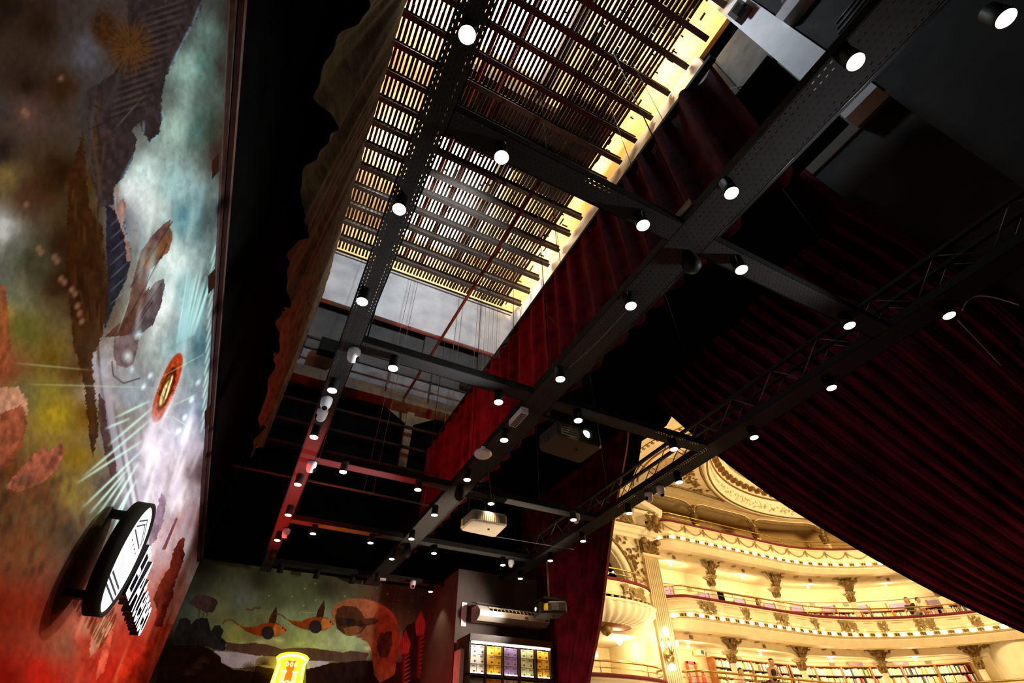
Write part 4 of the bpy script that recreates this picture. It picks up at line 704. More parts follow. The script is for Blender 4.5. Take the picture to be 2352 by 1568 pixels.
b = B(); b.add([q for s in ss for q in ((*PT(s, .21), hb(s)+.03), (*PT(s, .21), hb(s)+.04), (*PT(s, .225), hb(s)+.045))], [(i*3+j, i*3+j+1, i*3+3+j+1, i*3+3+j) for i in range(len(ss)-1) for j in range(2)]); S(b.build('trim_9', CREAM2))
for i, h in enumerate((2.62, 2.42, 2.34)): S(sweep([(.655, h), (.65, h), (.65, h+.008), (.655, h+.008)]).build('trim_10', TAN))
S(sweep([(.655, 1.80), (.64, 1.80), (.63, 1.83), (.655, 1.84)]).build('trim_11', CREAM2)); S(sweep([(.655, 1.095), (.64, 1.10), (.62, 1.13), (.655, 1.135)]).build('trim_12', CREAM2))
# leaf relief helper
def foliage(b, c, t, up, nrm, w, h, n, seed, L=.03, base=None):
    r_ = random.Random(seed); c = np.array(c, float); base = c if base is None else np.array(base, float)
    for i in range(n):
        a = r_.uniform(-1, 1); q = r_.uniform(-1, 1); p_ = c+t*a*w+up*q*h; d = p_-base; nd = np.linalg.norm(d); d = d/nd if nd > 1e-4 else up; d = d+t*r_.uniform(-.4, .4)+up*r_.uniform(-.3, .3); d /= np.linalg.norm(d); sd = np.cross(nrm, d)
        l_ = L*r_.uniform(.7, 1.2); b.leaf(p_-d*l_*.5, d, sd, nrm, l_, l_*.3, l_*.28)
UP = np.array([0, 0, 1.])
# balconies
def balcony(lv, vt, bt, bt2, low, floor, label, dentil=True):
    root = empty('balcony', (*PT(1.2), low), label, 'balcony')
    prof = [(.05, floor), (.05, vt-.02), (-.008, vt-.02), (-.012, vt-.035), (.004, vt-.042)]
    k = vt-.042; prof += [(-.02, k-(k-bt)*.35), (-.022, k-(k-bt)*.6), (-.004, bt+.022), (-.02, bt+.018), (-.02, bt+.010), (.0, bt+.008), (.0, bt-.02), (-.03, bt-.024), (-.032, bt-.04), (-.014, bt-.048), (-.012, bt-.062), (.02, low), (.10, low-.004), (.16, low+.004), (.652, low)]
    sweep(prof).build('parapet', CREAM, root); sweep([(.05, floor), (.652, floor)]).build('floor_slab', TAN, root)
    sweep([(.055, vt-.02), (.055, vt), (.03, vt+.007), (-.012, vt+.007), (-.028, vt-.003), (-.026, vt-.016), (-.01, vt-.02)], smooth_=True).build('velvet_rest', REDRAIL, root)
    sweep([(-.032, bt-.03), (-.036, bt-.034), (-.032, bt-.038)]).build('gilded_line', GOLD2, root)
    nb = 42
    for i in range(nb):
        s = .06+i*.1465; t, n_ = TN(s); x, y = PT(s, -.022); B().ball((x, y, bt-.004), .0145, 10, 8).build('bulb', BULB, root)
        if i < nb-1:
            blk = B()
            for d_ in (.045, .073, .101): x, y = PT(s+d_, -.008); t, n_ = TN(s+d_); blk.obox((x, y, bt-.006), [t, n_, UP], (.0065, .012, .013))
            t, n_ = TN(s+.073); blk.obox((*PT(s+.073, -.001), bt-.006), [t, n_, UP], (.034, .003, .004)); blk.build('gilded_bracket', GOLD, root)
    for i in range(22): s = .3+i*.26; x, y = PT(s, .13 if i % 2 else .2); B().lathe((x, y, low), [(.03, -.003), (.026, -.006), (.001, -.006)], 14).build('soffit_medallion', TAN, root)
    return root
# L3 garlands
bal3 = balcony(3, 2.29, 2.09, 2.03, 1.975, 2.06, 'topmost lit balcony with swag garlands and a red rest, below the dome')
s = .12
while s < 6.0:
    g3 = B(); ts = B()
    e = s+.293; pts = [(*PT(s+(e-s)*k/12, -.026), 2.238-.085*math.sin(math.pi*k/12)**.8) for k in range(13)]; g3.tube(pts, [.0045+.0045*math.sin(math.pi*k/12) for k in range(13)], 6)
    x, y = PT(s, -.03); t, n_ = TN(s); ts.ball((x, y, 2.235), .012, 8, 6, 1, 1, 1.1); ts.lathe((x, y, 2.16), [(.003, 0), (.010, .02), (.006, .06), (.002, .07)], 8); s = e
    g3.build('garland', GOLD2, bal3); ts.build('tassel', GOLD2, bal3)
bal2 = balcony(2, 1.468, 1.285, 1.22, 1.155, 1.25, 'middle lit balcony with gilded mask reliefs and a red rest')
for i, px in enumerate([1626, 1714, 1797, 1872, 1948, 2027, 2126, 2240]):
    s = s_at(px, 1.37, -.02); t, n_ = TN(s); x, y = PT(s, -.022); c = np.array([x, y, 1.365]); b = B(); big = i % 2 == 0
    if big:
        foliage(b, c, t, UP, n_, .105, .055, 70, i, .045, c-UP*.03); b.ball(c+n_*.012+UP*.004, .022, 12, 8, 1, 1, 1.35); b.ball(c+n_*.03, .006, 6, 5, 1, 1, 1.6)
        for s_ in (-1, 1): b.tube([c+t*s_*.03+n_*.01, c+t*s_*.06-UP*.03+n_*.012, c+t*s_*.03-UP*.06+n_*.01], .006, 6)
    else:
        foliage(b, c, t, UP, n_, .05, .05, 34, i, .042, c-UP*.06)
        for s_ in (-1, 1): b.tube([c+t*s_*.012+UP*.05+n_*.008, c+t*s_*.03+UP*.01+n_*.012, c+t*s_*.012-UP*.04+n_*.01, c-UP*.055+n_*.008], .005, 6)
    b.build('mask_relief' if big else 'lyre_relief', GOLD2, bal2)
pn = B()
for px0, px1 in [(1522, 1585), (1665, 1695), (1735, 1765), (1830, 1855), (1890, 1915), (1985, 2008), (2050, 2078), (2180, 2210)]:
    a, e_ = s_at(px0, 1.37), s_at(px1, 1.37)
    if e_-a < .03: continue
    for h0, h1 in ((1.412, 1.418), (1.322, 1.328)): pn = sweep([(-.02, h0), (-.03, h0), (-.03, h1), (-.02, h1)], pn, [a+(e_-a)*k/6 for k in range(7)])
pn.build('panel_frame', CREAM2, bal2)
root1 = empty('balcony', (*PT(1.2), .4), 'lowest balcony front with plush rest at the bottom edge of the photograph', 'balcony')
sweep([(.652, .42), (.02, .42), (-.02, .5), (.0, .67), (.05, .67), (.05, .5), (.652, .5)]).build('parapet', CREAM, root1); sweep([(.055, .67), (.055, .69), (.02, .70), (-.02, .69), (-.01, .67)], smooth_=True).build('velvet_rest', REDRAIL, root1)
S(sweep([(.66, -.47), (-2.2, -.47)]).build('trim_13', TAN))
# brass railings
def railing(h0, h1, label, off=.01, r_=.0075):
    root = empty('brass_railing', (*PT(1.2), h0), label, 'railing'); sl = [s for s in SL if s > .03]
    B().tube([(*PT(s, off), h1) for s in sl], r_, 8).build('handrail', BRASS, root); B().tube([(*PT(s, off), (h0+h1)/2+.005) for s in sl], r_*.35, 6).build('middle_rail', BRASS, root)
    s = .08
    while s < 6: B().tube([(*PT(s, off), h0), (*PT(s, off), h1)], r_*.4, 6).build('post', BRASS, root); s += .42
railing(2.29, 2.385, 'thin brass railing above the topmost balcony'); railing(1.468, 1.565, 'brass railing above the middle balcony', 0, .0085); railing(.69, .79, 'thick brass railing crossing in front of the book-filled lowest gallery', 0, .0105)
# columns
def column(s, fl, sh, top, label, small=False):
    t, n_ = TN(s); x, y = PT(s, .25); c = np.array([x, y, 0.]); r = empty('column', (x, y, fl), label, 'column', 'theatre gallery columns'); R0 = .036
    if small:
        B().box(x-.035, x+.035, y-.035, y+.035, fl, sh).build('shaft', CREAM, r); b = B(); b.lathe((x, y, 0), [(.03, sh), (.045, sh+.05), (.05, sh+.12), (.06, sh+.13)], 12); foliage(b, c+UP*(sh+.07)+n_*.045, t, UP, n_, .035, .05, 26, int(s*10), .03, c+UP*sh+n_*.045); b.build('capital', GOLD, r)
        b = B(); foliage(b, c+UP*(top-.06)+n_*.04, t, UP, n_, .10, .035, 30, int(s*31), .035, c+UP*(top-.12)+n_*.04); b.ball(c+UP*(top-.05)+n_*.045, .02, 8, 6, 1, 1, 1.3); b.build('bracket', GOLD, r); return
    B().lathe((x, y, 0), [(R0, fl), (R0, fl+.02), (R0*.97, fl+.03), (R0*.9, sh)], 80, (0, 0, 1), False, .1, 20).build('shaft', CREAM2, r)
    b = B(); b.lathe((x, y, 0), [(R0*.95, sh), (R0*1.0, sh+.01), (R0*1.05, sh+.06), (R0*1.5, sh+.085)], 16)
    for k in range(16):
        a = 2*math.pi*k/16; d = np.array([math.cos(a), math.sin(a), 0]); b.leaf(c+d*R0+UP*(sh+.005+.03*(k % 2)), UP, np.cross(d, UP), d, .055, .012, .018)
    b.build('capital', GOLD, r)
    b = B(); 
    for hh, w in ((.085, 1.35), (.098, 1.6), (.108, 1.75)): b.obox(c+UP*(sh+hh+.006), [t, n_, UP], (R0*w, R0*w, .006))
    b.build('abacus', GOLD2, r); z0 = sh+.116; b = B(); b.lathe((x, y, 0), [(R0*.9, z0), (R0*1.0, z0+.05), (R0*1.6, top)], 12)
    H = top-z0; base = c+UP*z0+n_*.045
    for i in range(70):
        rr = random.Random(i*7+int(s*100)); q = rr.random(); w = .03+q**1.6*.15; a = rr.uniform(-1, 1); p_ = base+UP*q*H*.95+t*a*w+n_*(.01+.02*q); d = t*a*(.4+q)+UP*.6; d /= np.linalg.norm(d); b.leaf(p_-d*.02, d, np.cross(n_, d), n_, .048, .013, .014)
    b.ball(c+UP*(z0+H*.62)+n_*.07, .024, 12, 8, 1, 1, 1.35)
    for k in range(5): b.leaf(c+UP*(z0+H*.5)+n_*.085, np.array(t*(k-2)*.4+UP), t, n_, .05, .01, .01)
    b.build('leaf_bracket', GOLD, r)
nth = ['first', 'second', 'third', 'fourth', 'fifth', 'sixth']
for i, s in enumerate(COLS):
    column(s, .5, .93, 1.155, '%s column from the stage on the lowest book gallery, gilded capital, fluted shaft' % nth[i]); column(s, 1.25, 1.70, 1.975, '%s column from the stage on the middle gallery, gilded capital' % nth[i]); column(s, 2.06, 2.44, 2.72, '%s square column from the stage in the arcade under the dome' % nth[i], True)
# ceiling with dome opening
DC = (6.15, 1.95); b = B(); nn_ = 96; vs = []
for k in range(nn_):
    a = 2*math.pi*k/nn_; c_, s_ = math.cos(a), math.sin(a); tx = (9.2-DC[0])/c_ if c_ > 1e-6 else ((2.02-DC[0])/c_ if c_ < -1e-6 else 1e9); ty = (5.2-DC[1])/s_ if s_ > 1e-6 else ((-1.3-DC[1])/s_ if s_ < -1e-6 else 1e9); R_ = min(tx, ty)
    vs += [(DC[0]+2.36*c_, DC[1]+2.36*s_, 2.8), (DC[0]+R_*c_, DC[1]+R_*s_, 2.8)]
b.add(vs, [(2*k, 2*k+1, (2*k+3) % (2*nn_), (2*k+2) % (2*nn_)) for k in range(nn_)]); S(b.build('ceiling_theatre', CREAM))
def ring(prof, name, m, n=128): return S(B().lathe((*DC, 0), prof, n).build(name, m))
rb = B(); 
def openlathe(prof, name, m, n=128, smooth_=True):
    b = B(); vs = [(DC[0]+r_*math.cos(2*math.pi*k/n), DC[1]+r_*math.sin(2*math.pi*k/n), h) for r_, h in prof for k in range(n)]
    b.add(vs, [(i*n+k, i*n+(k+1) % n, (i+1)*n+(k+1) % n, (i+1)*n+k) for i in range(len(prof)-1) for k in range(n)], smooth_); return S(b.build(name, m))
openlathe([(2.40, 2.8), (2.40, 2.785), (2.37, 2.78), (2.36, 2.79)], 'trim_14', CREAM2); openlathe([(2.36, 2.79), (2.345, 2.785), (2.335, 2.795)], 'trim_15', GOLD); openlathe([(2.335, 2.795), (2.33, 2.80), (2.28, 2.985)], 'trim_16', CREAM2)
openlathe([(2.28, 2.985), (2.265, 2.985), (2.26, 3.0), (2.27, 3.008)], 'trim_17', mat('brown_gilding', (.22, .11, .03), .5, .2, .2, 20)); openlathe([(2.27, 3.005), (2.26, 3.01), (2.25, 3.07), (2.15, 3.075), (2.14, 3.095), (2.13, 3.10)], 'trim_18', CREAM)
openlathe([(2.13, 3.10), (2.125, 3.135), (2.11, 3.14)], 'trim_19', GOLD2); openlathe([(2.11, 3.14), (2.09, 3.15)]+[(2.09*math.cos(t*math.pi/2/14), 3.15+1.0*math.sin(t*math.pi/2/14)) for t in range(15)], 'ceiling_dome', mat('olive_painted_dome', (.34, .30, .10), .8, 0, .2, 1.2))
fr = B(); mo = B(); 
for k in range(430):
    a = math.pi*.25+k/430*math.pi*.95; r_ = 2.305; nr = np.array([-math.cos(a), -math.sin(a), 0]); tt = np.array([-math.sin(a), math.cos(a), 0]); rr = random.Random(k); p_ = np.array([DC[0]+r_*math.cos(a), DC[1]+r_*math.sin(a), 2.83+rr.random()*.13]); d = tt*rr.uniform(-1, 1)+UP*rr.uniform(-.8, 1); d /= np.linalg.norm(d); fr.leaf(p_+nr*.006, d, np.cross(nr, d), nr, .035, .009, .012)
tag(fr.build('frieze_foliage', mat('olive_relief', (.58, .46, .24), .6)), 'pale acanthus frieze in relief around the dome drum', 'relief')
dc_ = empty('dome_cornice', (DC[0], DC[1], 3.02), 'brown scrolled modillion cornice under the dome rim', 'cornice')
for k in range(98):
    mo = B(); a = 2*math.pi*k/98; tt = np.array([-math.sin(a), math.cos(a), 0]); nr = np.array([-math.cos(a), -math.sin(a), 0]); c = np.array([DC[0]+2.21*math.cos(a), DC[1]+2.21*math.sin(a), 3.045]); mo.obox(c, [nr, tt, UP], (.04, .03, .02)); mo.ball(c+nr*.0-UP*.02, .022, 6, 5); mo.build('modillion', mat('brown_gilding', (.22, .11, .03), .5, .2, .2, 20), dc_)
# ceiling mouldings near the stage
PLN = smooth([(3.83, 4.42), (3.74, 4.3), (3.62, 4.1), (3.56, 3.9), (3.53, 3.7), (3.54, 3.5), (3.58, 3.3), (3.65, 3.08), (3.78, 2.8), (3.95, 2.5), (4.2, 2.1)], 70)
b = B(); b.tube([(x-.03, y, 2.798) for x, y in PLN], .006, 6); b.tube([(x+.15, y, 2.798) for x, y in PLN], .006, 6); b.tube([(x+.175, y, 2.798) for x, y in PLN], .008, 6); S(b.build('trim_20', GOLD)); b = B()
for i in range(0, 70, 2): x, y = PLN[i]; b.box(x-.012, x+.018, y-.014, y+.014, 2.786, 2.8)
S(b.build('trim_21', GOLD2)); b = B(); b.tube([(x+.23, y, 2.797) for x, y in PLN[4:]], .012, 6); S(b.build('trim_22', BROWN))
b = B(); b.tube([onz(u_, v_, 2.796) for u_, v_ in [(1525,1112),(1560,1118),(1600,1130),(1640,1142),(1662,1150)]], .018, 6); b.tube([onz(u_, v_, 2.796) for u_, v_ in [(1605,1062),(1612,1090),(1628,1118),(1648,1138),(1664,1150)]], .016, 6); S(b.build('trim_23', GOLD))
b = B(); rr = random.Random(4)
def panel_leaf(poly_, n, L):
    xs_ = [q[0] for q in poly_]; ys_ = [q[1] for q in poly_]; k = 0
    while k < n:
        u_, v_ = rr.uniform(min(xs_), max(xs_)), rr.uniform(min(ys_), max(ys_))
        if inpoly(np.array([u_]), np.array([v_]), poly_)[0]:
            q = np.array(onz(u_, v_, 2.797)); a = rr.random()*6.28; d = np.array([math.cos(a), math.sin(a), 0]); b.leaf(q, d, np.cross(-UP, d), -UP, L*rr.uniform(.6, 1.2), L*.3, .01); k += 1
panel_leaf([(1572,1085),(1588,1082),(1610,1120),(1628,1132),(1600,1126),(1575,1108)], 60, .06)
tag(b.build('ceiling_relief', GOLD), 'gilded scroll relief in the ceiling corner beside the dome', 'relief')
b = B(); panel_leaf([(1495,1085),(1520,1062),(1560,1040),(1585,1030),(1590,1050),(1560,1082),(1520,1098)], 70, .13)
tag(b.build('ceiling_painting', mat('brown_fresco', (.30, .19, .09), .8, 0, .5, 5, col2=(.5, .38, .2))), 'brownish figures of the painted ceiling panel beside the stage opening', 'painting')
# ---------------------------------------------------------------- box wall beside the stage
YW = 4.26; b = B(); b.box(2.0, 2.6, YW, YW+.12, -.47, 2.8); b.box(3.5, 3.8, YW, YW+.12, 1.06, 2.8); b.box(3.62, 3.8, YW, YW+.12, -.47, 1.06); b.box(2.6, 3.5, YW, YW+.12, 1.06, 1.30); b.box(2.6, 3.5, YW, YW+.12, 2.0, 2.8)
n = 20; vs = []
for k in range(n+1):
    a = math.pi*k/n; xi, zi = 3.05+.45*math.cos(a), 1.5+.45*math.sin(a); vs += [(xi, YW, zi), (xi, YW, 2.0), (xi, YW+.12, zi)]
b.add(vs, [(3*k, 3*k+1, 3*k+4, 3*k+3) for k in range(n)]+[(3*k, 3*k+3, 3*k+5, 3*k+2) for k in range(n)]); S(b.build('wall_box', CREAM))
b = B(); P_ = [(3.05+.5*math.cos(math.pi*k/24), YW-.02, 1.5+.5*math.sin(math.pi*k/24)) for k in range(25)]; b.tube(P_, .035, 8); b.tube([(3.55, YW-.02, 1.2), (3.55, YW-.02, 1.5)], .035, 8); S(b.build('trim_24', CREAM2))
b = B(); b.tube([(3.05+.565*math.cos(math.pi*k/24), YW-.03, 1.5+.565*math.sin(math.pi*k/24)) for k in range(25)], .014, 6); rr = random.Random(8)
for k in range(90):
    x = rr.uniform(3.1, 3.76); z_ = rr.uniform(1.62, 2.04)
    if (x-3.05)**2+(z_-1.5)**2 < .6**2: continue
    a = rr.random()*6.28; d = np.array([math.cos(a), 0, math.sin(a)]); nv_ = np.array([0, -1., 0]); b.leaf((x, YW-.012, z_), d, np.cross(nv_, d), nv_, .06, .016, .02)
tag(b.build('spandrel_relief', GOLD), 'gilded leafy relief filling the corner above the dark box arch', 'relief')
S(B().box(2.5, 3.6, YW+.5, YW+.52, 1.2, 2.1).build('wall_box_back', mat('dark_box_lining', (.05, .025, .01), .6)))
S(B().box(2.5, 3.62, YW+.12, YW+.5, 1.16, 1.2).build('trim_25', TAN))
b = B().box(2.2, 4.0, YW-.09, YW, 2.05, 2.1); b.box(2.2, 4.02, YW-.12, YW, 2.1, 2.125); b.box(2.2, 4.0, YW-.05, YW, 2.01, 2.05); S(b.build('trim_26', CREAM2))
b = B().box(2.2, 3.9, YW-.03, YW, 2.125, 2.3); S(b.build('trim_27', CREAM)); b = B(); b.obox((3.82, YW-.1, 2.40), [(.95, 0, -.31), (0, 1, 0), (.31, 0, .95)], (.26, .07, .035)); b.obox((3.86, YW-.09, 2.29), [(1, 0, 0), (0, 1, 0), (0, 0, 1)], (.2, .06, .018)); S(b.build('trim_28', CREAM2))
b = B(); foliage(b, (3.5, YW-.04, 2.2), np.array([1., 0, 0]), UP, np.array([0, -1., 0]), .2, .05, 50, 5, .06, (3.8, YW-.04, 2.13)); tag(b.build('frieze_relief', GOLD), 'gilded scrolls on the frieze above the box arch', 'relief')
r = empty('pilaster', (3.88, YW-.04, -.47), 'tall fluted cream pilaster with gilded capital between the box and the balconies', 'pilaster'); b = B().box(3.78, 3.99, YW-.03, YW+.16, -.47, 1.84); b.build('shaft', mat('shaded_gilding', (.55, .38, .14), .6, 0, .1, 4), r); b = B()  # shaft darker than its ribs: flute shade put into the colour
for k in range(8): x = 3.79+k*.0265; b.tube([(x, YW-.034, -.47), (x, YW-.034, 1.81)], .0075, 6)
b.build('fluting', CREAM2, r); b = B().box(3.775, 3.995, YW-.04, YW+.16, 1.86, 2.03); foliage(b, (3.885, YW-.05, 1.94), np.array([1., 0, 0]), UP, np.array([0, -1., 0]), .1, .075, 70, 9, .05, (3.885, YW-.05, 1.84))
for x in (3.79, 3.98): b.lathe((x, YW-.08, 1.99), [(.035, -.015), (.035, .015), (.02, .02), (.001, .022)], 14, (0, -1, 0))
b.build('capital', GOLD, r); B().box(3.76, 4.01, YW-.06, YW+.16, 1.835, 1.86).build('collar', CREAM, r)
b = B(); foliage(b, (3.92, YW-.14, 2.2), np.array([1., 0, 0]), UP, np.array([0, -1., 0]), .09, .11, 80, 12, .06, (3.92, YW-.14, 2.3)); b.ball((3.93, YW-.17, 2.22), .04, 12, 8, 1, 1, 1.4); tag(b.build('mask_ornament', GOLD), 'gilded head and fruit ornament above the fluted pilaster', 'ornament')
# box balconies
def ell(a, b_, k, n=40): t = math.pi*k/n; return 3.1-a*math.cos(t), YW-b_*math.sin(t)
def boxbal(label, vt, full):
    r = empty('box_balcony', (3.1, 4.1, vt-.4), label, 'balcony'); n = 40
    def sw(prof, name, m, wob=0, smooth_=True):
        b = B(); vs = []
        for k in range(n*3+1):
            for a, b_, h in prof: x, y = ell(a, b_*(1+wob*abs(math.sin(k*math.pi/6))), k/3, n); vs.append((x, y, h))
        q = len(prof); b.add(vs, [(i*q+j, i*q+j+1, (i+1)*q+j+1, (i+1)*q+j) for i in range(n*3) for j in range(q-1)], smooth_); b.build(name, m, r)
    sw([(.66, .24, vt-.02), (.665, .245, vt-.03), (.655, .235, vt-.04), (.655, .235, vt-.15), (.67, .25, vt-.155)], 'parapet', CREAM); sw([(.62, .2, vt-.02), (.62, .2, vt), (.66, .24, vt+.01), (.685, .26, vt), (.675, .25, vt-.02)], 'velvet_rest', REDRAIL)
    sw([(.0, .0, vt-.26), (.6, .2, vt-.24)], 'floor_slab', TAN)
    for k in range(1, 24, 1): x, y = ell(.67, .25, k*40/24); B().obox((x, y, vt-.165), [(1, 0, 0), (0, 1, 0), UP], (.012, .012, .01)).build('dentil', GOLD2, r)
    if full:
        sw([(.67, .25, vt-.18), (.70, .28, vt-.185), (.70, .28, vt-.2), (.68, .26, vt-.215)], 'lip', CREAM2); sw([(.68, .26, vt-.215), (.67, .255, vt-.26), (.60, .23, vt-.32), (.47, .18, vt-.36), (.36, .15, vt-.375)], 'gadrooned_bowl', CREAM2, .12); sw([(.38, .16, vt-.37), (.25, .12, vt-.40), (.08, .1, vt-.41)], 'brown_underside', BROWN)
        b = B(); b.lathe((3.1, YW-.1, vt-.45), [(.001, -.03), (.04, -.01), (.06, .02), (.05, .05)], 12); b.build('finial', GOLD, r); b = B(); nv_ = np.array([.35, -1., 0]); nv_ /= np.linalg.norm(nv_); c = np.array((3.40, YW-.215, vt-.09)); foliage(b, c, np.array([1., .25, 0]), UP, nv_, .16, .045, 80, 15, .045, c-UP*.03); b.ball(c+nv_*.01, .026, 10, 8, 1, 1, 1.3); b.build('mask_relief', GOLD2, r)
    g = empty('brass_railing', (3.1, 4.05, vt), 'brass railing on the %s box beside the stage' % ('upper' if full else 'lower'), 'railing')
    hr = vt+.1; P_ = [(*ell(.64, .225, k), hr) for k in range(3, 39)]; P_ += [(P_[-1][0]-.03, P_[-1][1]+.03, hr-.01)]; B().tube(P_, .0095, 8).build('handrail', BRASS, g); B().tube([(x, y, z_-.05) for x, y, z_ in P_], .004, 6).build('middle_rail', BRASS, g)
    for k in (5, 16, 27, 37): x, y = ell(.64, .225, k); B().tube([(x, y, vt), (x, y, hr)], .004, 6).build('post', BRASS, g)
boxbal('upper box balcony with gilded mask and gadrooned cream bowl, left of the fluted pilaster', 1.47, True); boxbal('lower box balcony with red plush rest at the bottom edge beside the red curtain', .675, False)
# lower box room
S(B().box(2.5, 3.62, YW+.6, YW+.64, -.47, 1.06).build('wall_box_room', AUD)); S(B().box(3.62, 3.7, YW+.12, YW+.64, -.47, 1.06).build('wall_box_side', AUD)); S(B().box(2.0, 3.62, YW+.0, YW+.6, 1.045, 1.058).build('ceiling_box', CREAM2)); S(B().box(2.0, 3.62, YW, YW+.1, -.47, .5).build('wall_box_low', CREAM))
dn = B(); P_ = [(2.62, -.3), (2.62, .72)]+[(2.80-.18*math.cos(math.pi*k/10), .72+.2*math.sin(math.pi*k/10)) for k in range(1, 10)]+[(2.98, .72), (2.98, -.3)]; m_ = len(P_)
dn.add([(x, YW+.595, z_) for x, z_ in P_]+[(x, YW+.575, z_) for x, z_ in P_], [tuple(range(m_)), tuple(range(m_, 2*m_))[::-1]]+[(i, (i+1) % m_, m_+(i+1) % m_, m_+i) for i in range(m_)]); S(dn.build('door_1', mat('dark_glass_door', (.03, .032, .028), .3)))
WL = emat('lit_white_globe', (1, .9, .66), 8)
def globe(p, r_, label, hang=.05, shade=False):
    g = empty('globe_lamp', p, label, 'lamp')
    if shade: B().lathe(p, [(.008, .05), (.03, .035), (.045, -.01), (.047, -.02), (.001, -.018)], 16).build('shade', WL, g)
    else: B().ball(p, r_, 14, 10, 1, 1, 1.25).build('globe', WL, g)
    B().lathe((p[0], p[1], p[2]+r_*1.2), [(.008, 0), (.012, .012), (.03, .03), (.034, .036), (.001, .038)], 12).build('brass_cap', BRASS, g)
    if hang: B().tube([(p[0], p[1], p[2]+r_), (p[0], p[1], p[2]+r_+hang)], .003, 6).build('stem', BRASS, g)
globe(ony(1422, 1471, YW+.2), .03, 'oval lit globe hanging under the upper box'); globe(ony(1362, 1502, YW-.1), .03, 'white lit shade beside the red curtain edge, above the lower box', .03, True); light('POINT', ony(1430, 1490, YW+.12), WARM, 60, .1)
for k, (a, e_) in enumerate([(1377, 1442), (1373, 1451)]): globe(ony(a, e_, YW+.25), .022, ['upper', 'lower'][k]+' small lit globe peeking out from the red curtain edge under the box', .02)
b = empty('mirrored_bulbs', (3.05, YW+.45, 1.55), 'row of pale round bulb reflections glimpsed in the dark upper box', 'lights')  # glowing balls stand in for bulbs reflected in a mirror
for a, e_ in [(1396,1315),(1408,1314),(1416,1317),(1431,1315),(1440,1318)]: q = ony(a, e_, YW+.4); B().ball(q, .014, 8, 6, 1, 1, 1.1).build('globe', emat('reflected_bulb_glow', (1, .95, .8), 3), b)
# sconce on the pilaster
YS = YW-.12; g = empty('wall_sconce', ony(1537, 1505, YS), 'ornate brass sconce with hanging lit shades on the fluted pilaster', 'wall lamp'); q = np.array(ony(1536, 1506, YW-.06))
B().lathe(q, [(.06, 0), (.062, -.012), (.045, -.03), (.02, -.045), (.001, -.05)], 18, (0, 1, 0)).build('back_plate', BRASS, g); q2 = np.array(ony(1540, 1492, YS))
for k, (a, e_) in enumerate([(1521,1480),(1537,1479),(1554,1476)]):
    p_ = np.array(ony(a, e_, YS)); B().tube([q+np.array([0, -.05, .0]), (q+p_)/2+np.array([0, -.05, .04]), p_+np.array([0, 0, .05]), p_+np.array([0, 0, .02])], .005, 6).build('arm', BRASS, g); B().ball(p_, .02, 10, 8, 1, 1, 1.3).build('shade', WL, g)
p_ = np.array(ony(1529, 1449, YS)); B().ball(p_, .03, 12, 8, 1, 1, 1.5).build('top_globe', WL, g); B().tube([p_, p_-UP*.2], .006, 6).build('stem', BRASS, g); p_ = np.array(ony(1544, 1532, YS)); B().lathe(p_, [(.006, .03), (.03, .015), (.036, -.02), (.001, -.018)], 14).build('bell_shade', WL, g); B().tube([p_+UP*.03, p_+UP*.09], .006, 6).build('chain', BRASS, g)
light('POINT', ony(1545, 1470, YS-.1), WARM, 60, .1)
# gallery track lights, vents, speakers
SPOT = emat('lit_track_spot', (1, .92, .72), 22)
for lv, h, L in (('middle', 1.90, [(1541,1303),(1705,1330),(1856,1352),(2035,1354)]), ('lowest', 1.07, [(1581,1481),(1747,1497),(1910,1503),(2103,1500)])):
    for i, (a, e_) in enumerate(L):
        s = s_at(a, h, .34); x, y = PT(s, .34); t, n_ = TN(s); g = empty('track_spot', (x, y, h), 'glaring white spotlight over the %s bay of the %s gallery, counted from the stage' % (nth_word(i+1), lv), 'spotlight'); c = np.array([x, y, h]); B().ball(c, .013, 10, 8).build('lamp', SPOT, g); B().obox(c+UP*.03, [t, n_, UP], (.03, .006, .006)).build('bracket', WHITEP, g)
        light('POINT', (x, y, h-.03), (1, .80, .46), 42, .08)
        for d_ in (-.3, .3): x2, y2 = PT(s+d_, .42); light('POINT', (x2, y2, h-.05), (1, .80, .46), 16, .08)
for lv, h, L in (('middle', 1.95, [(1548,1290),(1707,1317),(1861,1339),(2040,1343)]), ('lowest', 1.128, [(1587,1463),(1755,1481),(1915,1490),(2105,1488)])):
    for i, (a, e_) in enumerate(L):
        s = s_at(a, h, .22); x, y = PT(s, .22); t, n_ = TN(s); thing1(B().obox((x, y, h), [t, n_, UP], (.02, .006, .018)), 'wall_speaker', mat('taupe_speaker', (.2, .14, .08), .6), 'small square taupe speaker on the arched beam, %s bay of the %s gallery' % (nth_word(i+1), lv), 'speaker')
for lv, h, off, L in (('middle', 1.86, .65, [1580, 1740, 1860, 1937, 2076]), ('lowest', 1.10, .65, [1616, 1697, 1910, 2130]), ('top', 2.33, .65, [1620, 1694, 1812, 1890])):
    for i, a in enumerate(L):
        s = s_at(a, h, off); x, y = PT(s, off); t, n_ = TN(s); hh = {'middle': 1.775, 'lowest': 1.085, 'top': 2.42}[lv]; thing1(B().obox((x, y, hh), [t, n_, UP], (.035, .004, .018)), 'air_vent', mat('vent_grille', (.32, .28, .16), .5), '%s grey-green ventilation grille from the stage on the back wall of the %s gallery' % (nth[i], lv), 'vent')
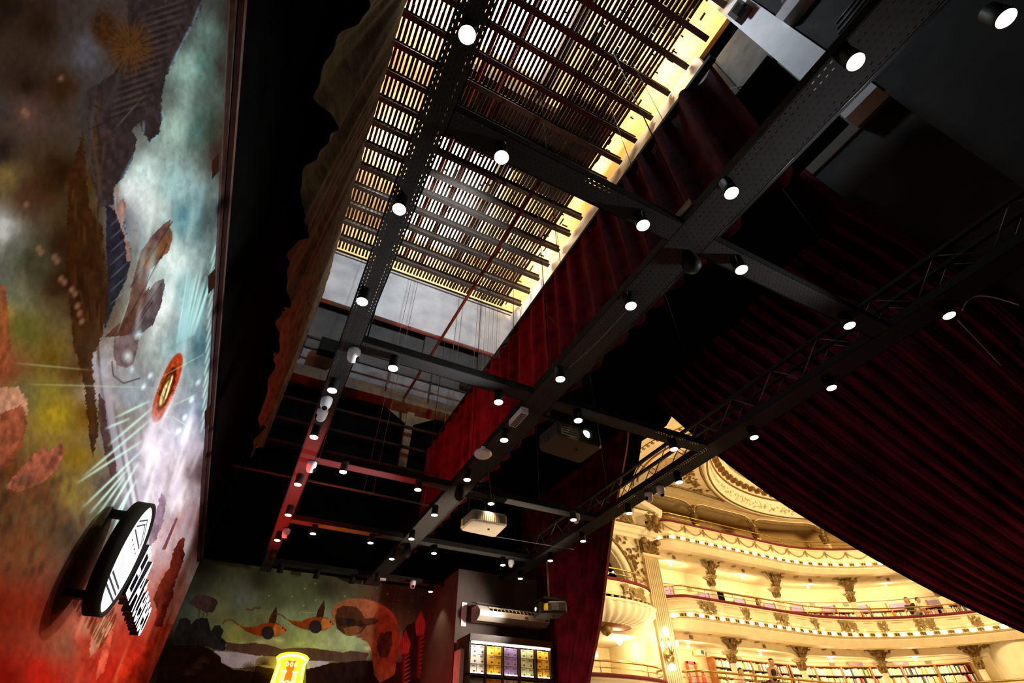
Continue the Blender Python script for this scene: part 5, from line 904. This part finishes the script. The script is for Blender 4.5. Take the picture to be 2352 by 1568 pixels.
# ---------------------------------------------------------------- bookcases and books
BOOKC = [('cream', (.85, .78, .6)), ('white', (.9, .88, .8)), ('ivory', (.82, .7, .5)), ('pale blue', (.5, .6, .72)), ('yellow', (.85, .62, .08)), ('orange', (.8, .3, .05)), ('red', (.55, .04, .05)), ('teal', (.08, .3, .32)), ('dark grey', (.06, .06, .06)), ('green', (.2, .42, .1)), ('pink', (.75, .35, .38)), ('navy', (.06, .07, .2))]
BW = [10, 12, 8, 3, 3, 3, 2, 1, 2, 1, 1, 1]
WOOD = mat('orange_brown_wood', (.42, .14, .025), .5, 0, .2, 4); SDK = mat('shadowed_shelf_wood', (.09, .035, .012), .6)  # second wood is a darkened copy, shelf shade put into its colour
nbook = 0; cntb = {}; stuff = B(); protos = {}; rnd = random.Random(11)
def book(c, t, n_, w, h, dp, ci, tilt, cn, where, parent=None):
    global nbook
    nm, col = BOOKC[ci]
    if nbook < 300:
        key = (ci,)
        if key not in protos:
            bb = B(); bb.obox((0, 0, 0), [(1, 0, 0), (0, 1, 0), (0, 0, 1)], (.5, .5, .5)); me = bb.build('book', mat('book_'+nm.replace(' ', '_'), col, .6, 0, .08, 3)); me.data.transform(Matrix.Translation((0, 0, -me.data.vertices[0].co.z-.0)) if False else Matrix.Identity(4)); protos[key] = me; o = me
        else: o = protos[key].copy(); C.objects.link(o)
        # unit-cube mesh: x along shelf, y depth, z up, origin at base centre
        M = Matrix((tuple(t)+(0,), tuple(n_)+(0,), (0, 0, 1, 0), (0, 0, 0, 1))).transposed() @ Matrix.Rotation(tilt, 4, 'Y'); o.matrix_world = Matrix.Translation(W(c)) @ M @ Matrix.Diagonal((w, dp, h, 1)); nbook += 1
        cntb[(nm, where)] = cntb.get((nm, where), 0)+1; q = cntb[(nm, where)]; tag(o, '%s %s spine from the stage end, %s' % (nth_word(q), nm, where), 'book', '%s books, %s' % (nm, where))
    else: stuff.obox(np.array(c)+UP*h/2, [t*math.cos(tilt)-UP*math.sin(tilt), n_, UP*math.cos(tilt)+t*math.sin(tilt)], (w/2, dp/2, h/2))
def bookcase(s, wd_, lv, fl, top, rows, rh, label, where, limit):
    sc_ = (RR+.57)/RR if s > 1.95 else 1; t, n_ = TN(s+wd_/2); x, y = PT(s+wd_/2, .595); c = np.array([x, y, 0.]); hw = wd_*sc_/2*.99; r = empty('bookcase', (x, y, fl), label, 'bookcase', lv+' gallery bookcases')
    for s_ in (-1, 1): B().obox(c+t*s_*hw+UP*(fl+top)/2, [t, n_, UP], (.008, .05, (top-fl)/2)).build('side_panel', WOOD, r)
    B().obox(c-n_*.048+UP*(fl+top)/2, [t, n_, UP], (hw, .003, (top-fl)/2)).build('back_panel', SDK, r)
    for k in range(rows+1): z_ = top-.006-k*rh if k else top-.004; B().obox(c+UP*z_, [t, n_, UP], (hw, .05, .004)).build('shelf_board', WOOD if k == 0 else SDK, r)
    for k in range(1, rows+1):
        z_ = top-.006-k*rh+.004; p_ = -hw+.012; lim = limit.get(k, 0)
        while p_ < hw-.02:
            w = rnd.choice([.008, .01, .012, .014, .018]); h = rh*rnd.uniform(.62, .82)
            if rnd.random() < .04: p_ += .02; continue
            ci = rnd.choices(range(12), BW)[0]; tl = rnd.choice([0, 0, 0, .0, .12]) if rnd.random() < .3 else 0
            if lim: book(c+t*(p_+w/2)+n_*.012+UP*z_, t, n_, w*.94, h, .07, ci, tl, None, where[k-1])
            else: stuff2[ci].obox(c+t*(p_+w/2)+n_*.012+UP*(z_+h/2), [t, n_, UP], (w*.47, .035, h/2))
            p_ += w*(1.0+tl*2)
stuff2 = [B() for _ in BOOKC]
cs = s_at(1636, 1.0, .57); k = 0
while cs < 3.75:
    big = k
    bookcase(cs, .295, 'lowest', .5, 1.045, 5, .094, '%s wooden bookcase from the stage end of the lowest gallery, packed with books' % nth_word(k+1), ['top shelf, %s bookcase, lowest gallery' % nth_word(k+1)]+['second shelf, %s bookcase, lowest gallery' % nth_word(k+1)]*4, {1: 1, 2: k in (0, 1, 2, 3)}); cs += .3; k += 1
cs = s_at(1800, 1.6, .57); k = 0
while cs < 4.35:
    bookcase(cs, .295, 'middle', 1.25, 1.66, 4, .098, '%s low wooden bookcase along the middle gallery, seen through the brass railing' % nth_word(k+1), ['']*4, {}); cs += .3; k += 1
for i, b in enumerate(stuff2):
    if b.v: tag(b.build('book_rows', mat('book_'+BOOKC[i][0].replace(' ', '_'), BOOKC[i][1], .6, 0, .08, 3)), '%s spines among the densely packed lower shelves' % BOOKC[i][0], 'books', kind='stuff')
# posters above the middle gallery cases
PUR = mat('purple_poster', (.22, .15, .42), .5, 0, .4, 1.2, col2=(.42, .32, .5)); PEACH = mat('peach_poster', (.85, .55, .3), .5, 0, .1, 2)
for i, (a, m_) in enumerate([(1533, PUR), (1617, PUR), (1640, PUR), (1700, PUR), (1768, PUR), (1832, PUR), (1905, PUR), (1978, PUR), (2018, PEACH), (2065, PUR), (2110, PEACH), (2146, PUR)]):
    s = s_at(a, 1.7, .62); x, y = PT(s, .62); t, n_ = TN(s); g = empty('poster', (x, y, 1.655), '%s picture panel, %s from the stage above the middle gallery bookcases' % ('purple' if m_ is PUR else 'peach', nth_word(i+1)), 'poster', 'picture panels of the middle gallery'); w = .085 if a < 2000 else .1
    B().obox((x, y, 1.705), [t, n_, UP], (w, .004, .045)).build('panel', m_, g); b = B(); b.obox((x+t[0]*(w+.008), y+t[1]*(w+.008), 1.70), [t, n_, UP], (.007, .01, .06)); b.build('wood_edge', WOOD, g)
thing1(B().obox((*PT(s_at(1657, 1.6, .3), .3), 1.58), [TN(1.)[0], TN(1.)[1], UP], (.035, .02, .1)), 'loudspeaker', BLACK, 'tall black loudspeaker standing behind the middle gallery railing', 'speaker')
thing1(B().obox((*PT(.62, .55), 1.60), [TN(.5)[0], TN(.5)[1], UP], (.12, .03, .03)), 'red_shelf', REDRAIL, 'low red shelf near the stage end of the middle gallery', 'shelf')
tb = empty('display_table', (*PT(s_at(1895, 1.5, .15), .15), 1.25), 'table of fanned magazines by the middle gallery railing', 'table'); x, y = PT(s_at(1895, 1.5, .15), .15); t, n_ = TN(2.3); B().obox((x, y, 1.49), [t, n_, UP], (.14, .06, .012)).build('table_top', SDK, tb)
for s_ in (-1, 1): B().obox((x+t[0]*s_*.12, y+t[1]*s_*.12, 1.365), [t, n_, UP], (.01, .05, .115)).build('leg', SDK, tb)
for i in range(8): thing1(B().obox((x+t[0]*(-.12+i*.034), y+t[1]*(-.12+i*.034), 1.515), [t, n_, UP], (.014, .03, .012)), 'magazine', mat('book_'+BOOKC[(3+i*5) % 12][0].replace(' ', '_'), BOOKC[(3+i*5) % 12][1]), '%s magazine, %s from the left on the fanned display table' % (BOOKC[(3+i*5) % 12][0], nth_word(i+1)), 'magazine', 'magazines on the gallery table')
# category boards over the lowest gallery shelves
for i, (a, tx) in enumerate([(1965, ''), (2030, ''), (2068, 'TÉCNICA')]):
    s = s_at(a, 1.07, .58); x, y = PT(s, .575); t, n_ = TN(s); g = empty('category_board', (x, y, 1.05), ['blank dark blue board above the shelves left of the third column', 'short dark board with blurred white letters just right of the third column', 'dark board with a pink glow and white lettering above the shelves'][i], 'sign'); w = .09 if i != 1 else .045
    B().obox((x, y, 1.072), [t, n_, UP], (w, .004, .02)).build('board', mat('blue_board', (.10, .11, .16), .4, 0, .3, 2, col2=(.5, .3, .28)), g)
    if tx: letters(tx, g, tuple(np.array([x, y, 1.066])+n_*.006-t*.06), .022, 1, WHITEP, WHITEP, .002, (tuple(t), (0, 0, 1), tuple(n_)))
# red framed notice, extinguisher, arrow, cabinet by the first bookcase
s = s_at(1592, .85, .6); x, y = PT(s, .6); t, n_ = TN(s); g = empty('framed_notice', (x, y, .8), 'red framed cabinet with a pale picture on the lowest gallery wall', 'cabinet'); c = np.array([x, y, .86]); RED = mat('coral_red_paint', (.7, .07, .06), .5)
for d_, w_, h_ in ((t*.055, .012, .12), (-t*.055, .012, .12), (UP*.11, .065, .012)): B().obox(c+d_, [t, n_, UP], (w_, .01, h_)).build('frame', RED, g)
B().obox(c-n_*.004, [t, n_, UP], (.05, .004, .11)).build('picture', mat('grey_green_picture', (.45, .42, .33), .5, 0, .3, 4), g)
s = s_at(1616, .85, .58); x, y = PT(s, .58); g = empty('fire_extinguisher', (x, y, .72), 'red fire extinguisher mounted between the red frame and the first bookcase', 'fire extinguisher'); B().lathe((x, y, .72), [(.02, 0), (.022, .02), (.022, .13), (.012, .155), (.006, .16)], 16).build('cylinder', RED, g); B().box(x-.012, x+.014, y-.006, y+.006, .88, .895).build('valve', BLACKM, g)
thing1(B().add([(x-.03, y+.06, .98), (x+.02, y+.06, .98), (x-.01, y+.06, .92), (x-.03, y+.066, .98), (x+.02, y+.066, .98), (x-.01, y+.066, .92)], [(0, 1, 2), (5, 4, 3), (0, 3, 4, 1), (1, 4, 5, 2), (2, 5, 3, 0)]), 'warning_sign', mat('orange_sign', (.9, .3, .02), .5), 'orange triangular sign above the fire extinguisher', 'sign')
s = s_at(1606, 1.07, .6); x, y = PT(s, .6); g = empty('wall_unit', (x, y, 1.05), 'cream wall unit with a grey grille above the first bookcase', 'air conditioner'); B().obox((x, y, 1.075), [t, n_, UP], (.05, .04, .028)).build('casing', CREAM2, g); B().obox(np.array([x, y, 1.075])+n_*.041+t*.015, [t, n_, UP], (.022, .002, .02)).build('grille', STEEL, g)
# curved stair drum at the far right
x, y = PT(4.35, .35); b = B(); b.lathe((x, y, 0), [(.30, .5), (.30, 1.155)], 40); S(b.build('wall_stair_drum', CREAM2))
# ---------------------------------------------------------------- people (metres around their feet, +x is forward)
SKIN = mat('skin', (.52, .28, .17), .55, 0, .06, 5); HAIR = mat('dark_hair', (.02, .012, .008), .6)
def skinned(name, pts, edges, m, parent, Tm, sub=2):
    me = bpy.data.meshes.new(name); me.from_pydata([p[:3] for p in pts], edges, []); me.materials.append(m); o = bpy.data.objects.new(name, me); C.objects.link(o); o.parent = parent; o.matrix_local = Tm
    o.modifiers.new('skin', 'SKIN'); 
    for i, p in enumerate(pts): me.skin_vertices[0].data[i].radius = (p[3], p[3]*(p[4] if len(p) > 4 else 1))
    me.skin_vertices[0].data[0].use_root = True; md = o.modifiers.new('sub', 'SUBSURF'); md.levels = sub; md.render_levels = sub
    for pg in me.polygons: pg.use_smooth = True
    return o
def person(p, yaw, lean, label, top, trousers, hands, hair='long', bare=False, sit=0, scale=.95):
    r = empty('person', p, label, 'person'); r.rotation_euler = (0, 0, yaw); r.scale = (scale,)*3; I = Matrix.Identity(4); s_, c_ = math.sin(lean), math.cos(lean)
    def up(z_, x=0): return (.02+s_*z_+c_*x, .92-sit+c_*z_-s_*x)      # points along the leaning spine above the pelvis
    P_ = []; E_ = []
    def add(x, y, z_, r_, k=1, par=None): P_.append((x, y, z_, r_, k)); (E_.append((par, len(P_)-1)) if par is not None else None); return len(P_)-1
    pel = add(0, 0, .95-sit, .13, 1.25); x, z_ = up(.22); wa = add(x, 0, z_, .105, 1.2, pel); x, z_ = up(.42); ch = add(x, 0, z_, .115, 1.35, wa); x, z_ = up(.53); nk = add(x, 0, z_, .065, 1, ch); x, z_ = up(.555); hd = add(x+.01, 0, z_, .06, 1, nk)
    hx, hz = up(.655, .03); h1 = add(hx, 0, hz-.04, .098, .9, hd); h2 = add(hx-.005, 0, hz+.045, .112, .92, h1); add(hx-.01, 0, hz+.10, .085, .95, h2); nidx = len(P_)
    arms = []
    for sd, hnd in zip((-1, 1), hands):
        x, z_ = up(.45); sh = add(x, sd*.17, z_, .05, 1, ch); hx2, hy2, hz2 = hnd; ex, ey, ez = (x+hx2)/2-.04, sd*.23, (z_+hz2)/2-.12; el = add(ex, ey, ez, .038, 1, sh); wr = add(hx2, hy2, hz2, .026, 1, el); pm = add(hx2+.05, hy2, hz2+.0, .034, .5, wr)
        for f in range(4): a = add(hx2+.09, hy2+(f-1.5)*.018, hz2-.005, .009, 1, pm); add(hx2+.125-.01*abs(f-1.3), hy2+(f-1.5)*.02, hz2-.025, .007, 1, a)
        th = add(hx2+.06, hy2-sd*.035, hz2+.01, .01, 1, pm); add(hx2+.09, hy2-sd*.045, hz2+.01, .008, 1, th); arms.append((sh, el, wr))
    kx, hz_ = (.42, .5) if sit else (.02, .88)
    for sd in (-1, 1): hp = add(.02 if sit else 0, sd*.1, hz_, .085, 1, pel); kn = add(kx, sd*.1, .48, .058, 1, hp); an = add(kx-.04, sd*.1, .09, .042, 1, kn); add(kx+.1, sd*.11, .04, .035, 1, an)
    skinned('body', P_, E_, SKIN, r, I)
    T_ = [(P_[q][0], P_[q][1], P_[q][2], P_[q][3]+.014, P_[q][4]) for q in (pel, wa, ch)]+[(P_[nk][0], 0, P_[nk][2]-.05, .07, 1)]; TE = [(0, 1), (1, 2), (2, 3)]
    if not bare:
        for a in arms: n0 = len(T_); A, Bq = np.array(P_[a[0]][:3]), np.array(P_[a[1]][:3]); T_ += [(*A, .064, 1), (*(A+(Bq-A)*.55), .055, 1)]; TE += [(2, n0), (n0, n0+1)]
    skinned('top', T_, TE, top, r, I); L_ = [(0, 0, .93-sit, .13, 1.25)]; LE = []
    for sd in (-1, 1): n0 = len(L_); L_ += [(.03 if sit else 0, sd*.1, hz_-.01, .1, 1), (kx, sd*.1, .48, .075, 1), (kx-.04, sd*.1, .12, .06, 1)]; LE += [(0, n0), (n0, n0+1), (n0+1, n0+2)]
    skinned('trousers', L_, LE, trousers, r, I)
    def ball_part(name, m, c, rr_, sc_=(1, 1, 1)):
        bb = B(); bb.ball((0, 0, 0), 1/U, 14, 10); o = bb.build(name, m); o.data.transform(Matrix.Translation((0, 0, -1)) if False else Matrix.Identity(4)); o.parent = r; lo = min(v_.co.z for v_ in o.data.vertices); cz = [v_.co.z for v_ in o.data.vertices]; mid = (min(cz)+max(cz))/2
        o.data.transform(Matrix.Translation((0, 0, -mid))); o.location = c; o.scale = tuple(rr_*q for q in sc_); return o
    ball_part('hair', HAIR, (hx-.022, 0, hz+.055), .10, (1, .92, .92))
    if hair == 'long': ball_part('hair', HAIR, (hx-.07, 0, hz-.07), .07, (.7, 1.15, 2.2))
    if hair == 'bun': ball_part('hair', HAIR, (hx-.10, 0, hz+.10), .05)
    ball_part('nose', SKIN, (hx+.088, 0, hz+.0), .016, (1, .8, 1.4)); ball_part('mouth', mat('lips', (.4, .1, .08), .5), (hx+.075, 0, hz-.045), .018, (.6, 1.2, .4))
    for sd in (-1, 1): ball_part('eye', mat('eye', (.03, .02, .02), .2), (hx+.072, sd*.03, hz+.028), .011); ball_part('ear', SKIN, (hx-.01, sd*.085, hz+.01), .024, (.7, .4, 1.2))
    return r
def at_gallery(u_, h, off): s = s_at(u_, h, off); x, y = PT(s, off); t, n_ = TN(s); return (x, y), math.atan2(n_[1], n_[0])
BLK = mat('black_top', (.012, .012, .014), .7); SHIRT = mat('white_shirt', (.8, .76, .72), .7, 0, .04); JEAN = mat('faded_denim', (.25, .32, .4), .8); DKT = mat('dark_trousers', (.03, .035, .03), .8); BEIGE = mat('beige_top', (.6, .48, .33), .8)
(xy, yw) = at_gallery(1765, .9, .07); person((*xy, .5), yw-.35, .42, 'person in a black sleeveless top leaning on the thick brass railing, dark hair tied back', BLK, BLK, [(.36, -.12, 1.06), (.36, .12, 1.06)], 'bun', True)
(xy, yw) = at_gallery(1692, .8, .16); person((*xy, .5), yw+.4, .25, 'person with brown hair and beige top low behind the lowest gallery railing', BEIGE, BEIGE, [(.3, -.1, .65), (.35, .25, .7)], 'long', False, .36)
(xy, yw) = at_gallery(2086, 1.65, .12); person((*xy, 1.25), yw-.9, .05, 'person with long dark hair and dark top facing a man on the middle gallery', BLK, JEAN, [(.3, -.1, 1.08), (.3, .1, 1.08)], 'long', False, 0, .9)
(xy, yw) = at_gallery(2096, 1.65, .14); person((*xy, 1.25), yw+1.1, .30, 'person with short dark hair and a white shirt bending forward on the middle gallery', SHIRT, DKT, [(.38, -.1, 1.02), (.38, .1, 1.02)], 'short', False, 0, .9)
(xy, yw) = at_gallery(1742, 1.5, .14); person((*xy, 1.25), yw, .1, 'person seated behind the middle balcony near the second column, only the head showing', BEIGE, DKT, [(.3, -.12, .65), (.3, .12, .65)], 'long', False, .45)
